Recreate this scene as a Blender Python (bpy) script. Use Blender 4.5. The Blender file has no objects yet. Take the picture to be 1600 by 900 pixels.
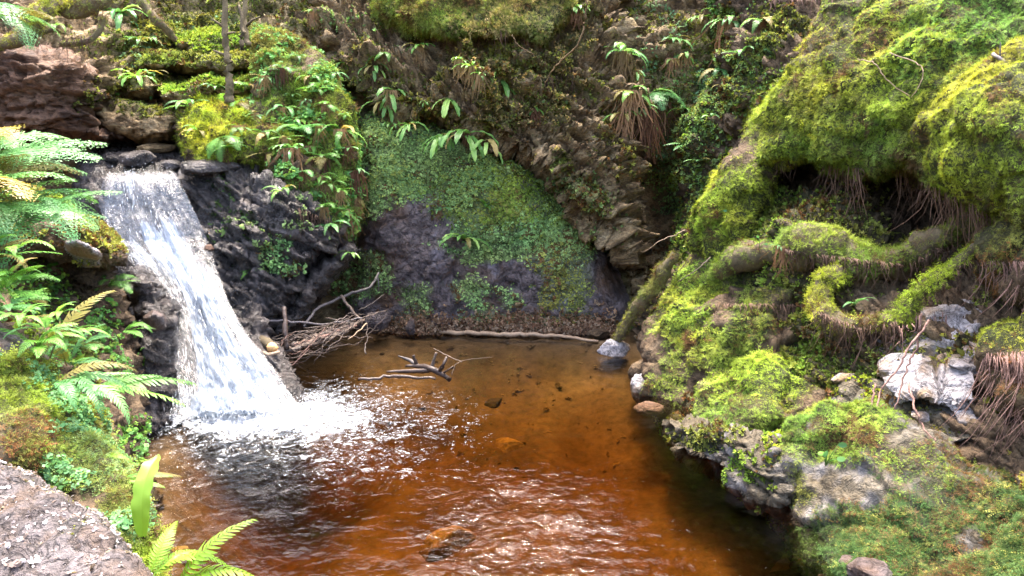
import bpy, math, random
import numpy as np
from mathutils import Vector, Matrix, Euler
from mathutils.bvhtree import BVHTree
R = math.radians
rng = np.random.default_rng(11); random.seed(11)
scene = bpy.context.scene
col = scene.collection

# ---------------------------------------------------------------- camera, sky, sun, exposure
CAMZ, PITCH, FPX = 2.0, R(12.0), 1168.0
cd = bpy.data.cameras.new('camera'); cam = bpy.data.objects.new('camera', cd); col.objects.link(cam)
cam.location = (0, 0, CAMZ); cam.rotation_euler = (R(90) - PITCH, 0, 0)
cd.sensor_width = 36; cd.lens = 36 * FPX / 1600; cd.clip_start = .05; cd.clip_end = 500
scene.camera = cam
SUN_EL, SUN_AZ = R(73), R(3)          # azimuth clockwise from +Y (straight ahead, a little to the right)
w = bpy.data.worlds.new('World'); scene.world = w; w.use_nodes = True
nt = w.node_tree; sky = nt.nodes.new('ShaderNodeTexSky'); sky.sky_type = 'NISHITA'; sky.sun_disc = False
sky.sun_elevation = SUN_EL; sky.sun_rotation = SUN_AZ; sky.dust_density = 6.0; sky.air_density = .8; sky.ozone_density = .4
nt.links.new(sky.outputs[0], nt.nodes['Background'].inputs[0]); nt.nodes['Background'].inputs[1].default_value = .15
sl = bpy.data.lights.new('sun', 'SUN'); so = bpy.data.objects.new('sun', sl); col.objects.link(so)
sl.energy = 1.15; sl.angle = R(10); sl.color = (1, .93, .82)
sd = Vector((math.sin(SUN_AZ) * math.cos(SUN_EL), math.cos(SUN_AZ) * math.cos(SUN_EL), math.sin(SUN_EL)))
so.rotation_euler = (-sd).to_track_quat('-Z', 'Y').to_euler()
scene.view_settings.view_transform = 'Standard'; scene.view_settings.look = 'None'
scene.view_settings.exposure = 3.0; scene.view_settings.gamma = 1.0
scene.render.engine = 'CYCLES'
cy = scene.cycles
cy.max_bounces = 5; cy.diffuse_bounces = 2; cy.glossy_bounces = 2; cy.use_adaptive_sampling = True; cy.adaptive_threshold = .006; cy.transmission_bounces = 4; cy.transparent_max_bounces = 16
cy.use_denoising = True; cy.sample_clamp_indirect = 6; cy.caustics_reflective = False; cy.caustics_refractive = False

# ---------------------------------------------------------------- numeric helpers
SP, CP = math.sin(PITCH), math.cos(PITCH)
def ray(px, py):
    x = (np.asarray(px, float) - 800) / FPX; v = (450 - np.asarray(py, float)) / FPX
    return np.stack([x, CP + v * SP, -SP + v * CP], -1)
def at(px, py, Y):
    "world point seen along a pixel's ray at distance Y in front of the camera"
    d = ray(px, py); t = np.asarray(Y, float) / d[..., 1]
    p = d * t[..., None]; p[..., 2] += CAMZ
    return p
def on_plane(px, py, z=0.0):
    d = ray(px, py); t = (z - CAMZ) / d[..., 2]
    p = d * np.asarray(t)[..., None]; p[..., 2] += CAMZ
    return p
def to_px(p):
    x, y, z = p[..., 0], p[..., 1], p[..., 2] - CAMZ
    d = y * CP - z * SP; u = y * SP + z * CP
    d = np.maximum(d, .05)
    return 800 + FPX * x / d, 450 - FPX * u / d
def _h(ix, iy, iz, s):
    h = (ix.astype(np.int64) * 374761393 + iy.astype(np.int64) * 668265263 + iz.astype(np.int64) * 2147483647 + s * 974634721) & 0xffffffff
    h = ((h ^ (h >> 13)) * 1274126177) & 0xffffffff
    h = ((h ^ (h >> 16)) * 2246822519) & 0xffffffff
    return ((h ^ (h >> 15)) & 0xffffff) / float(0xffffff)
def vn(p, s=0):
    f = np.floor(p); u = p - f; u = u * u * u * (u * (u * 6 - 15) + 10); i = f.astype(np.int64)
    x, y, z = i[:, 0], i[:, 1], i[:, 2]; a, b, c = u[:, 0], u[:, 1], u[:, 2]; o = 0
    for dx in (0, 1):
        for dy in (0, 1):
            for dz in (0, 1):
                o = o + _h(x + dx, y + dy, z + dz, s) * (a if dx else 1 - a) * (b if dy else 1 - b) * (c if dz else 1 - c)
    return o * 2 - 1
def fbm(p, f=1.0, o=4, s=0, g=.5):
    p = np.asarray(p, float); r = 0; a = 1; t = 0
    for k in range(o):
        r = r + a * vn(p * f + k * 17.3, s + k); t += a; a *= g; f *= 2.03
    return r / t * 1.5
def worley(p, s=0):
    i = np.floor(p).astype(np.int64); n = len(p); f1 = np.full(n, 9.); f2 = np.full(n, 9.); idv = np.zeros(n); cx = np.zeros((n, 3))
    for dx in (-1, 0, 1):
        for dy in (-1, 0, 1):
            for dz in (-1, 0, 1):
                x, y, z = i[:, 0] + dx, i[:, 1] + dy, i[:, 2] + dz
                q = np.stack([x + _h(x, y, z, s), y + _h(x, y, z, s + 1), z + _h(x, y, z, s + 2)], 1)
                d = np.sqrt(((q - p) ** 2).sum(1)); m = d < f1
                f2 = np.where(m, f1, np.minimum(f2, d)); idv = np.where(m, _h(x, y, z, s + 3), idv); cx[m] = q[m]
                f1 = np.where(m, d, f1)
    return f1, f2, idv, cx
def ss(a, b, x):
    t = np.clip((x - a) / (b - a), 0, 1); return t * t * (3 - 2 * t)
def sdf(P, poly):
    n = len(poly); d = np.full(len(P), 1e9); ins = np.zeros(len(P), bool)
    for k in range(n):
        a, b = poly[k], poly[(k + 1) % n]; e = b - a; q = P - a
        t = np.clip((q @ e) / (e @ e + 1e-9), 0, 1)
        d = np.minimum(d, np.hypot(q[:, 0] - t * e[0], q[:, 1] - t * e[1]))
        c = ((a[1] > P[:, 1]) != (b[1] > P[:, 1])) & (P[:, 0] < (b[0] - a[0]) * (P[:, 1] - a[1]) / (b[1] - a[1] + 1e-12) + a[0])
        ins ^= c
    return np.where(ins, d, -d)
def rbf(ctrl):
    c = np.array(ctrl, float); X = c[:, :2] / 300.; n = len(X)
    K = np.sqrt(((X[:, None] - X[None]) ** 2).sum(-1) + .01)
    A = np.zeros((n + 3, n + 3)); A[:n, :n] = K; A[:n, n] = 1; A[:n, n + 1:] = X; A[n, :n] = 1; A[n + 1:, :n] = X.T
    wts = np.linalg.solve(A, np.r_[c[:, 2], 0, 0, 0])
    def f(P):
        Q = P / 300.; o = np.full(len(Q), wts[n]) + Q @ wts[n + 1:]
        for k in range(n): o += wts[k] * np.sqrt(((Q - X[k]) ** 2).sum(1) + .01)
        return o
    return f

# ---------------------------------------------------------------- object helpers
def tag(o, label=None, cat=None, group=None, kind=None):
    if label: o['label'] = label
    if cat: o['category'] = cat
    if group: o['group'] = group
    if kind: o['kind'] = kind
    return o
def link(name, data, parent=None):
    o = bpy.data.objects.new(name, data); col.objects.link(o)
    if parent is not None: o.parent = parent
    return o
def empty(name, loc=(0, 0, 0)):
    o = bpy.data.objects.new(name, None); col.objects.link(o); o.location = loc; o.empty_display_size = .05
    return o
def mesh_np(name, v, faces, mat=None, smooth=True, attrs=None):
    v = np.asarray(v, np.float32); faces = np.asarray(faces, np.int32); k = faces.shape[1]
    me = bpy.data.meshes.new(name)
    me.vertices.add(len(v)); me.vertices.foreach_set('co', v.ravel())
    me.loops.add(faces.size); me.loops.foreach_set('vertex_index', faces.ravel())
    me.polygons.add(len(faces)); me.polygons.foreach_set('loop_start', np.arange(0, faces.size, k, dtype=np.int32))
    me.polygons.foreach_set('use_smooth', np.full(len(faces), smooth))
    for an, av in (attrs or {}).items():
        av = np.asarray(av, np.float32)
        a = me.attributes.new(an, 'FLOAT' if av.ndim == 1 else 'FLOAT_VECTOR', 'POINT')
        a.data.foreach_set('value' if av.ndim == 1 else 'vector', av.ravel())
    me.update(calc_edges=True)
    if mat: me.materials.append(mat)
    return me
class MB:
    "collects polygons of one part"
    def __init__(s): s.v = []; s.f = []
    def add(s, vs, fs):
        b = len(s.v); s.v += [tuple(map(float, q)) for q in vs]; s.f += [tuple(i + b for i in q) for q in fs]
    def tube(s, pts, rad, n=6, seed=0, rough=.0):
        pts = [Vector(p) for p in pts]; m = len(pts); rad = list(rad) if hasattr(rad, '__len__') else [rad] * m
        rr = random.Random(seed); up = Vector((.13, .21, 1)).normalized(); vs = []; fs = []
        for i, p in enumerate(pts):
            t = (pts[min(i + 1, m - 1)] - pts[max(i - 1, 0)]).normalized()
            a = t.cross(up)
            if a.length < .1: a = t.cross(Vector((1, 0, 0)))
            a.normalize(); b = t.cross(a)
            for k in range(n):
                th = 2 * math.pi * k / n; q = rad[i] * (1 + rough * rr.uniform(-1, 1))
                vs.append(p + a * math.cos(th) * q + b * math.sin(th) * q)
        for i in range(m - 1):
            for k in range(n):
                k2 = (k + 1) % n; fs.append((i * n + k, i * n + k2, (i + 1) * n + k2, (i + 1) * n + k))
        fs.append(tuple(range(n - 1, -1, -1))); fs.append(tuple((m - 1) * n + k for k in range(n)))
        s.add(vs, fs)
    def mesh(s, name, mat, smooth=True):
        me = bpy.data.meshes.new(name); me.from_pydata(s.v, [], s.f); me.update()
        me.polygons.foreach_set('use_smooth', [smooth] * len(me.polygons)); me.materials.append(mat)
        return me
    def build(s, name, mat, parent=None, smooth=True): return link(name, s.mesh(name, mat, smooth), parent)
def spline(pts, n):
    "Catmull-Rom through points"
    P = np.array(pts, float); P = np.vstack([2 * P[0] - P[1], P, 2 * P[-1] - P[-2]]); out = []; m = len(P) - 3
    for u in np.linspace(0, m - 1e-6, n):
        k = int(u); t = u - k; a, b, c, d = P[k:k + 4]
        out.append(.5 * (2 * b + (c - a) * t + (2 * a - 5 * b + 4 * c - d) * t * t + (3 * b - a - 3 * c + d) * t ** 3))
    return np.array(out)

# ---------------------------------------------------------------- materials
def newmat(name):
    m = bpy.data.materials.new(name); m.use_nodes = True; n = m.node_tree; b = n.nodes['Principled BSDF']
    return m, n, b
def N(n, t, **kw):
    x = n.nodes.new(t)
    for k, v in kw.items():
        if k.startswith('i_'):
            x.inputs[k[2:].replace('_', ' ')].default_value = v
        else: setattr(x, k, v)
    return x
def ramp(n, fac, stops, interp='LINEAR'):
    r = n.nodes.new('ShaderNodeValToRGB'); r.color_ramp.interpolation = interp
    e = r.color_ramp.elements
    while len(e) < len(stops): e.new(.5)
    for q, (p, c) in zip(e, stops): q.position = p; q.color = (*c, 1) if len(c) == 3 else c
    n.links.new(fac, r.inputs[0]); return r.outputs[0]
def mixc(n, fac, a, b, mode='MIX'):
    x = n.nodes.new('ShaderNodeMix'); x.data_type = 'RGBA'; x.blend_type = mode
    for sock, v in ((x.inputs[0], fac), (x.inputs[6], a), (x.inputs[7], b)):
        if hasattr(v, 'links'): n.links.new(v, sock)
        else: sock.default_value = v if not isinstance(v, tuple) else (*v, 1)
    return x.outputs[2]
def math_(n, op, a, b=0.0, clamp=False):
    x = n.nodes.new('ShaderNodeMath'); x.operation = op; x.use_clamp = clamp
    for sock, v in ((x.inputs[0], a), (x.inputs[1], b)):
        if hasattr(v, 'links'): n.links.new(v, sock)
        else: sock.default_value = v
    return x.outputs[0]
def rock_mat(name, cols, rough=.75, scale=3.0, bump=.6, moss=(.045, .05, .015), wetness=0, stain=None, stretch=(1, 1, 1), spec=.35, cracks=.6):
    "weathered rock: large colour drift, cracks, grain; 'moss' vertex attribute turns it into mossy soil"
    m, n, b = newmat(name); L = n.links.new
    tc = N(n, 'ShaderNodeNewGeometry'); mp = N(n, 'ShaderNodeMapping'); L(tc.outputs['Position'], mp.inputs[0]); mp.inputs['Scale'].default_value = stretch
    n1 = N(n, 'ShaderNodeTexNoise', i_Scale=scale, i_Detail=8., i_Roughness=.62, i_Distortion=.4); L(mp.outputs[0], n1.inputs[0])
    n2 = N(n, 'ShaderNodeTexNoise', i_Scale=scale * 9, i_Detail=6., i_Roughness=.7); L(mp.outputs[0], n2.inputs[0])
    nr_ = N(n, 'ShaderNodeTexNoise', i_Scale=scale * 2.3, i_Detail=5., i_Roughness=.6, i_Distortion=.9); L(mp.outputs[0], nr_.inputs[0])
    rid = math_(n, 'ABSOLUTE', math_(n, 'SUBTRACT', nr_.outputs[0], .5))
    k = len(cols) - 1
    base = ramp(n, n1.outputs[0], [(.28 + .44 * i / max(k, 1), c) for i, c in enumerate(cols)])
    grain = ramp(n, n2.outputs[0], [(.3, (.45, .45, .45)), (.55, (1, 1, 1)), (.75, (1.25, 1.22, 1.2))])
    base = mixc(n, 1.0, base, grain, 'MULTIPLY')
    crack = ramp(n, rid, [(0, (.12, .10, .09)), (.025, (1, 1, 1))])
    base = mixc(n, cracks, base, crack, 'MULTIPLY')
    if stain:
        n3 = N(n, 'ShaderNodeTexNoise', i_Scale=scale * .7, i_Detail=5., i_Roughness=.6); L(tc.outputs['Position'], n3.inputs[0])
        base = mixc(n, ramp(n, n3.outputs[0], [(.5, (0, 0, 0)), (.66, (1, 1, 1))]), base, stain)
    at_ = N(n, 'ShaderNodeAttribute', attribute_name='moss')
    mc = ramp(n, n2.outputs[0], [(.3, tuple(c * .35 for c in moss)), (.7, moss)])
    base = mixc(n, at_.outputs['Fac'], base, mc)
    L(base, b.inputs['Base Color'])
    rg = ramp(n, n1.outputs[0], [(.35, (rough - wetness,) * 3), (.65, (rough,) * 3)])
    rr = mixc(n, at_.outputs['Fac'], rg, (.9, .9, .9)); L(rr, b.inputs['Roughness'])
    b.inputs['Specular IOR Level'].default_value = spec
    h = math_(n, 'ADD', math_(n, 'MULTIPLY', n1.outputs[0], 1.5), math_(n, 'MULTIPLY', n2.outputs[0], .5))
    h = math_(n, 'ADD', h, math_(n, 'MULTIPLY', math_(n, 'MINIMUM', rid, .05), 6.0 * cracks))
    bp = N(n, 'ShaderNodeBump', i_Strength=bump, i_Distance=.05); L(h, bp.inputs['Height']); L(bp.outputs[0], b.inputs['Normal'])
    return m
def leaf_mat(name, c, var=.35, trans=.35, rough=.45, attr=False, tip=None, nsc=9.):
    m, n, b = newmat(name); L = n.links.new
    if attr:
        a = N(n, 'ShaderNodeAttribute', attribute_name='tint'); a.attribute_type = 'INSTANCER'; base = a.outputs['Color']
    else:
        oi = N(n, 'ShaderNodeObjectInfo'); tc = N(n, 'ShaderNodeNewGeometry')
        n1 = N(n, 'ShaderNodeTexNoise', i_Scale=nsc, i_Detail=3.); L(tc.outputs['Position'], n1.inputs[0])
        f = math_(n, 'ADD', math_(n, 'MULTIPLY', oi.outputs['Random'], .6), math_(n, 'MULTIPLY', n1.outputs[0], .5))
        base = ramp(n, f, [(.15, tuple(x * (1 - var) for x in c)), (.55, c), (.95, tuple(min(1, x * (1 + var)) for x in (tip or c)))])
    L(base, b.inputs['Base Color']); b.inputs['Roughness'].default_value = rough; b.inputs['Specular IOR Level'].default_value = .12 if attr else .35
    t = N(n, 'ShaderNodeBsdfTranslucent'); L(mixc(n, 1.0, base, (1.25, 1.2, .7), 'MULTIPLY'), t.inputs[0])
    mx = N(n, 'ShaderNodeMixShader'); mx.inputs[0].default_value = trans
    L(b.outputs[0], mx.inputs[1]); L(t.outputs[0], mx.inputs[2]); L(mx.outputs[0], n.nodes['Material Output'].inputs[0])
    return m
def wood_mat(name, c1, c2, rough=.7, sc=14., bump=.5):
    m, n, b = newmat(name); L = n.links.new
    tc = N(n, 'ShaderNodeNewGeometry')
    n1 = N(n, 'ShaderNodeTexNoise', i_Scale=sc, i_Detail=6., i_Roughness=.7); L(tc.outputs['Position'], n1.inputs[0])
    n2 = N(n, 'ShaderNodeTexNoise', i_Scale=sc * 6, i_Detail=3.); L(tc.outputs['Position'], n2.inputs[0])
    oi = N(n, 'ShaderNodeObjectInfo')
    f = math_(n, 'ADD', math_(n, 'MULTIPLY', n1.outputs[0], .8), math_(n, 'MULTIPLY', oi.outputs['Random'], .25))
    L(mixc(n, .5, ramp(n, f, [(.3, c1), (.75, c2)]), ramp(n, n2.outputs[0], [(.3, (.4, .4, .4)), (.6, (1, 1, 1))]), 'MULTIPLY'), b.inputs['Base Color'])
    b.inputs['Roughness'].default_value = rough
    bp = N(n, 'ShaderNodeBump', i_Strength=bump, i_Distance=.01); L(n2.outputs[0], bp.inputs['Height']); L(bp.outputs[0], b.inputs['Normal'])
    return m

M = {}
M['red'] = rock_mat('red_brown_rock', [(.035, .016, .009), (.10, .05, .028), (.17, .095, .055), (.26, .175, .12)], .75, 2.6, .8, wetness=.15, stretch=(1, 1, 2.2))
M['brown'] = rock_mat('brown_cliff_rock', [(.06, .034, .014), (.22, .14, .065), (.40, .285, .145), (.52, .41, .25)], .7, 4.2, 1.0, moss=(.17, .19, .06), wetness=.2, stretch=(1, 1, 1.8))
M['face'] = rock_mat('purple_grey_rock', [(.055, .034, .029), (.11, .088, .09), (.165, .13, .125), (.21, .19, .22)], .45, 3.4, 1.2, moss=(.18, .25, .09), wetness=.2, stain=(.13, .075, .045))
M['wet'] = rock_mat('dark_wet_rock', [(.014, .011, .010), (.04, .033, .031), (.085, .07, .064), (.16, .14, .14)], .42, 4.2, 1.0, wetness=.25, spec=.6)
M['pale'] = rock_mat('pale_quartz_rock', [(.13, .085, .055), (.26, .235, .235), (.35, .33, .34), (.44, .43, .45)], .55, 5.0, .55, stain=(.22, .14, .07), cracks=.9)
M['bank'] = rock_mat('bank_soil_rock', [(.03, .018, .010), (.08, .05, .026), (.15, .10, .055), (.22, .16, .10)], .8, 3.4, .9, moss=(.05, .058, .015))
M['bed'] = rock_mat('pool_bed_gravel', [(.045, .028, .014), (.085, .056, .029), (.12, .082, .045), (.16, .115, .065)], .8, 1.6, .25, cracks=.05)
M['bedstone'] = rock_mat('submerged_stone', [(.14, .10, .045), (.25, .18, .08), (.36, .27, .13)], .7, 4.0, .5, cracks=.2)
M['darkstone'] = rock_mat('dark_submerged_stone', [(.02, .014, .008), (.05, .036, .02)], .7, 4.0, .5, cracks=.2)
M['mossrock'] = rock_mat('mossy_grey_rock', [(.04, .028, .016), (.10, .077, .045), (.16, .135, .095), (.27, .25, .23)], .75, 4.5, .9, moss=(.035, .038, .013), stain=(.25, .24, .245))
M['slab'] = rock_mat('gritty_pink_grey_stone', [(.07, .052, .048), (.14, .118, .117), (.20, .173, .173), (.27, .24, .242)], .8, 7.0, 1.0, stain=(.16, .11, .08), cracks=.9)
M['moss'] = leaf_mat('moss_sprigs', None, attr=True, trans=.3, rough=.6)
M['fern'] = leaf_mat('fern_green', (.13, .32, .06), .4, .4, .4, tip=(.22, .42, .08))
M['fernblue'] = leaf_mat('fern_blue_green', (.12, .31, .105), .45, .35, .35, tip=(.24, .44, .15))
M['tongue'] = leaf_mat('hart_tongue_green', (.16, .34, .08), .4, .35, .3, tip=(.32, .46, .12))
M['lime'] = leaf_mat('fresh_yellow_green_leaf', (.19, .34, .035), .25, .4, .4)
M['dead'] = leaf_mat('dead_frond_brown', (.14, .06, .028), .75, .2, .7, tip=(.27, .16, .08), nsc=45.)
M['straw'] = leaf_mat('withered_frond_straw', (.24, .155, .07), .7, .3, .7, nsc=45.)
M['old'] = leaf_mat('yellowing_frond', (.25, .22, .06), .45, .35, .5, tip=(.34, .24, .09))
M['root'] = wood_mat('hanging_root_brown', (.05, .025, .015), (.20, .11, .065), .8, 20)
M['rootred'] = wood_mat('hanging_root_reddish', (.10, .045, .035), (.32, .19, .15), .8, 20)
M['stick'] = wood_mat('brown_stick', (.045, .028, .02), (.20, .145, .11), .75, 12)
M['grey'] = wood_mat('weathered_grey_wood', (.06, .05, .045), (.21, .18, .175), .7, 12)
M['palewood'] = wood_mat('pale_bare_wood', (.22, .14, .08), (.46, .33, .22), .7, 10)
M['cut'] = wood_mat('fresh_cut_wood', (.50, .24, .07), (.75, .48, .22), .7, 10)
M['bark'] = wood_mat('mossy_bark', (.055, .04, .02), (.18, .14, .07), .85, 16)
M['darkwood'] = wood_mat('wet_dark_wood', (.02, .012, .01), (.10, .065, .05), .5, 14)
# ---------------------------------------------------------------- moss: tuft meshes and the scatterer
PAL = {'lime': (.30, .37, .04), 'gold': (.29, .33, .04), 'green': (.20, .285, .045), 'olive': (.22, .235, .055), 'blue': (.25, .37, .13),  # lime is yellow-green moss with sunlit brightness mixed into its tint
       'dark': (.055, .105, .028), 'brown': (.15, .085, .035), 'tan': (.40, .30, .13), 'rust': (.22, .095, .04), 'fresh': (.20, .33, .06)}
def tuft_sprig(seed, n=11, wide=.16):
    r = random.Random(seed); v = []; f = []
    for k in range(n):
        a = 2 * math.pi * (k + r.uniform(-.3, .3)) / n * 1.62; el = r.uniform(.35, 1.45); l = r.uniform(.55, 1.05)
        d = Vector((math.cos(a) * math.cos(el), math.sin(a) * math.cos(el), math.sin(el))); s = Vector((-math.sin(a), math.cos(a), r.uniform(-.4, .4))).normalized()
        b = len(v); wd = wide * r.uniform(.7, 1.3)
        v += [d * .05, d * l * .55 + s * wd, d * l + Vector((0, 0, -.12 * l)), d * l * .55 - s * wd]
        f += [(b, b + 1, b + 2), (b, b + 2, b + 3)]
    return v, f
def tuft_feather(seed, n=7):
    r = random.Random(seed); v = []; f = []
    for k in range(n):
        a = r.uniform(0, 6.28); el = r.uniform(.1, .9); l = r.uniform(.8, 1.35)
        d = Vector((math.cos(a) * math.cos(el), math.sin(a) * math.cos(el), math.sin(el))); s = Vector((-math.sin(a), math.cos(a), 0)); nn = d.cross(s)
        for j in range(4):
            q = .25 + .22 * j; wl = .26 * (1.1 - q * .7); c = d * l * q
            for sg in (-1, 1):
                e = (s * sg * .8 + d * .55 + nn * r.uniform(-.3, .3)).normalized(); b = len(v)
                v += [c, c + e * wl * .6 + d * .09, c + e * wl, c + e * wl * .5 - d * .05]; f += [(b, b + 1, b + 2), (b, b + 2, b + 3)]
    return v, f
def tuft_leaflet(seed, n=6):
    r = random.Random(seed); v = []; f = []
    for k in range(n):
        a = r.uniform(0, 6.28); q = r.uniform(.1, .75); c = Vector((math.cos(a) * q, math.sin(a) * q, r.uniform(.05, .35)))
        nz = Vector((r.uniform(-.7, .7), r.uniform(-.7, .7), 1)).normalized(); x = nz.orthogonal().normalized(); y = nz.cross(x); b = len(v); s = r.uniform(.2, .38)
        v += [c + (x * math.cos(t) + y * math.sin(t)) * s for t in (0, 1.05, 2.1, 3.14, 4.2, 5.24)]; f += [(b, b + 1, b + 2, b + 3), (b, b + 3, b + 4, b + 5)]
    return v, f
TUFTS = {}
for key, fn in (('sprig', tuft_sprig), ('feather', tuft_feather), ('leaflet', tuft_leaflet)):
    c = bpy.data.collections.new('tuft_' + key)
    for k in range(3):
        v, f = fn(k * 7 + 3); me = bpy.data.meshes.new('tuft'); me.from_pydata([tuple(q) for q in v], [], f); me.update(); me.materials.append(M['moss'])
        c.objects.link(bpy.data.objects.new('tuft', me))
    g = bpy.data.node_groups.new('scatter_' + key, 'GeometryNodeTree')
    g.interface.new_socket('Geometry', in_out='INPUT', socket_type='NodeSocketGeometry'); g.interface.new_socket('Geometry', in_out='OUTPUT', socket_type='NodeSocketGeometry')
    gi = g.nodes.new('NodeGroupInput'); go = g.nodes.new('NodeGroupOutput'); ci = g.nodes.new('GeometryNodeCollectionInfo')
    ci.inputs[0].default_value = c; ci.inputs[1].default_value = True; ci.inputs[2].default_value = True
    ip = g.nodes.new('GeometryNodeInstanceOnPoints'); ip.inputs['Pick Instance'].default_value = True
    g.links.new(gi.outputs[0], ip.inputs['Points']); g.links.new(ci.outputs[0], ip.inputs['Instance'])
    for an, dt, sk in (('rot', 'FLOAT_VECTOR', 'Rotation'), ('scl', 'FLOAT_VECTOR', 'Scale')):
        na = g.nodes.new('GeometryNodeInputNamedAttribute'); na.data_type = dt; na.inputs[0].default_value = an; g.links.new(na.outputs[0], ip.inputs[sk])
    g.links.new(ip.outputs[0], go.inputs[0]); TUFTS[key] = g
def scatter(name, pos, up, size, tint, tuft='sprig', parent=None, flat=1.0, label=None, cat='moss'):
    "a mat of tufts: one object of kind 'stuff', the tufts stand on its points"
    n = len(pos)
    if n == 0: return None
    up = up / np.maximum(np.linalg.norm(up, axis=1, keepdims=True), 1e-6)
    a = rng.normal(size=(n, 3)); x = np.cross(a, up); x /= np.maximum(np.linalg.norm(x, axis=1, keepdims=True), 1e-6); y = np.cross(up, x)
    eul = np.stack([np.arctan2(y[:, 2], up[:, 2]), np.arcsin(np.clip(-x[:, 2], -1, 1)), np.arctan2(x[:, 1], x[:, 0])], 1)
    size = np.broadcast_to(size, (n,)); scl = np.stack([size, size, size * flat], 1)
    me = bpy.data.meshes.new(name); me.vertices.add(n); me.vertices.foreach_set('co', pos.astype(np.float32).ravel())
    for an, av in (('rot', eul), ('scl', scl), ('tint', tint)):
        q = me.attributes.new(an, 'FLOAT_VECTOR', 'POINT'); q.data.foreach_set('vector', np.asarray(av, np.float32).ravel())
    o = link(name, me, parent); md = o.modifiers.new('scatter', 'NODES'); md.node_group = TUFTS[tuft]; o['kind'] = 'stuff'
    if parent is None: tag(o, label, cat)
    return o
def weights(px, py, regions):
    W = []
    for (cx, cy, rx, ry, st, *_ ) in regions:
        r = np.hypot((px - cx) / rx, (py - cy) / ry); W.append(st * (1 - ss(.55, 1.15, r)))
    return np.array(W)
def sample(S, count, wt=None):
    "points spread over a sheet's faces, by area and weight"
    v, f = S['v'], S['f']; a, b, c, d = (v[f[:, k]] for k in range(4))
    ar = .5 * np.linalg.norm(np.cross(c - a, d - b), axis=1)
    if wt is not None: ar = ar * wt[f].mean(1)
    tot = ar.sum()
    if tot <= 0: return None
    k = rng.choice(len(f), size=count, p=ar / tot); u, t = rng.random(count), rng.random(count); F = f[k]
    W4 = np.stack([(1 - u) * (1 - t), u * (1 - t), u * t, (1 - u) * t], 1)
    ip = lambda A: (A[F] * (W4[:, :, None] if A.ndim == 2 else W4)).sum(1)
    return ip(v), ip(S['n']), ip(S['px']), ip(S['py'])
def tints(pos, px, py, regions, seed=0):
    W = weights(px, py, regions) + 1e-6; cw = np.cumsum(W, 0); r = rng.random(len(px)) * cw[-1]; idx = (cw < r).sum(0).clip(0, len(regions) - 1)
    C = np.array([PAL[g[5]] for g in regions])[idx]
    lo = fbm(pos, 2.2, 3, seed + 40); hi = rng.normal(size=len(px))
    C = C * np.clip(1 + .32 * lo + .42 * hi + .25 * fbm(pos, 11, 2, seed + 41), .16, 2.2)[:, None]
    br = (fbm(pos, 5, 3, seed + 50) + .35 * rng.normal(size=len(px))) > .62
    C[br] = np.array(PAL['brown']) * rng.uniform(.5, 1.3, size=(br.sum(), 1))
    C[:, 0] *= 1 + .18 * fbm(pos, 3.1, 2, seed + 60)
    return np.clip(C, .008, .8)

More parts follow.
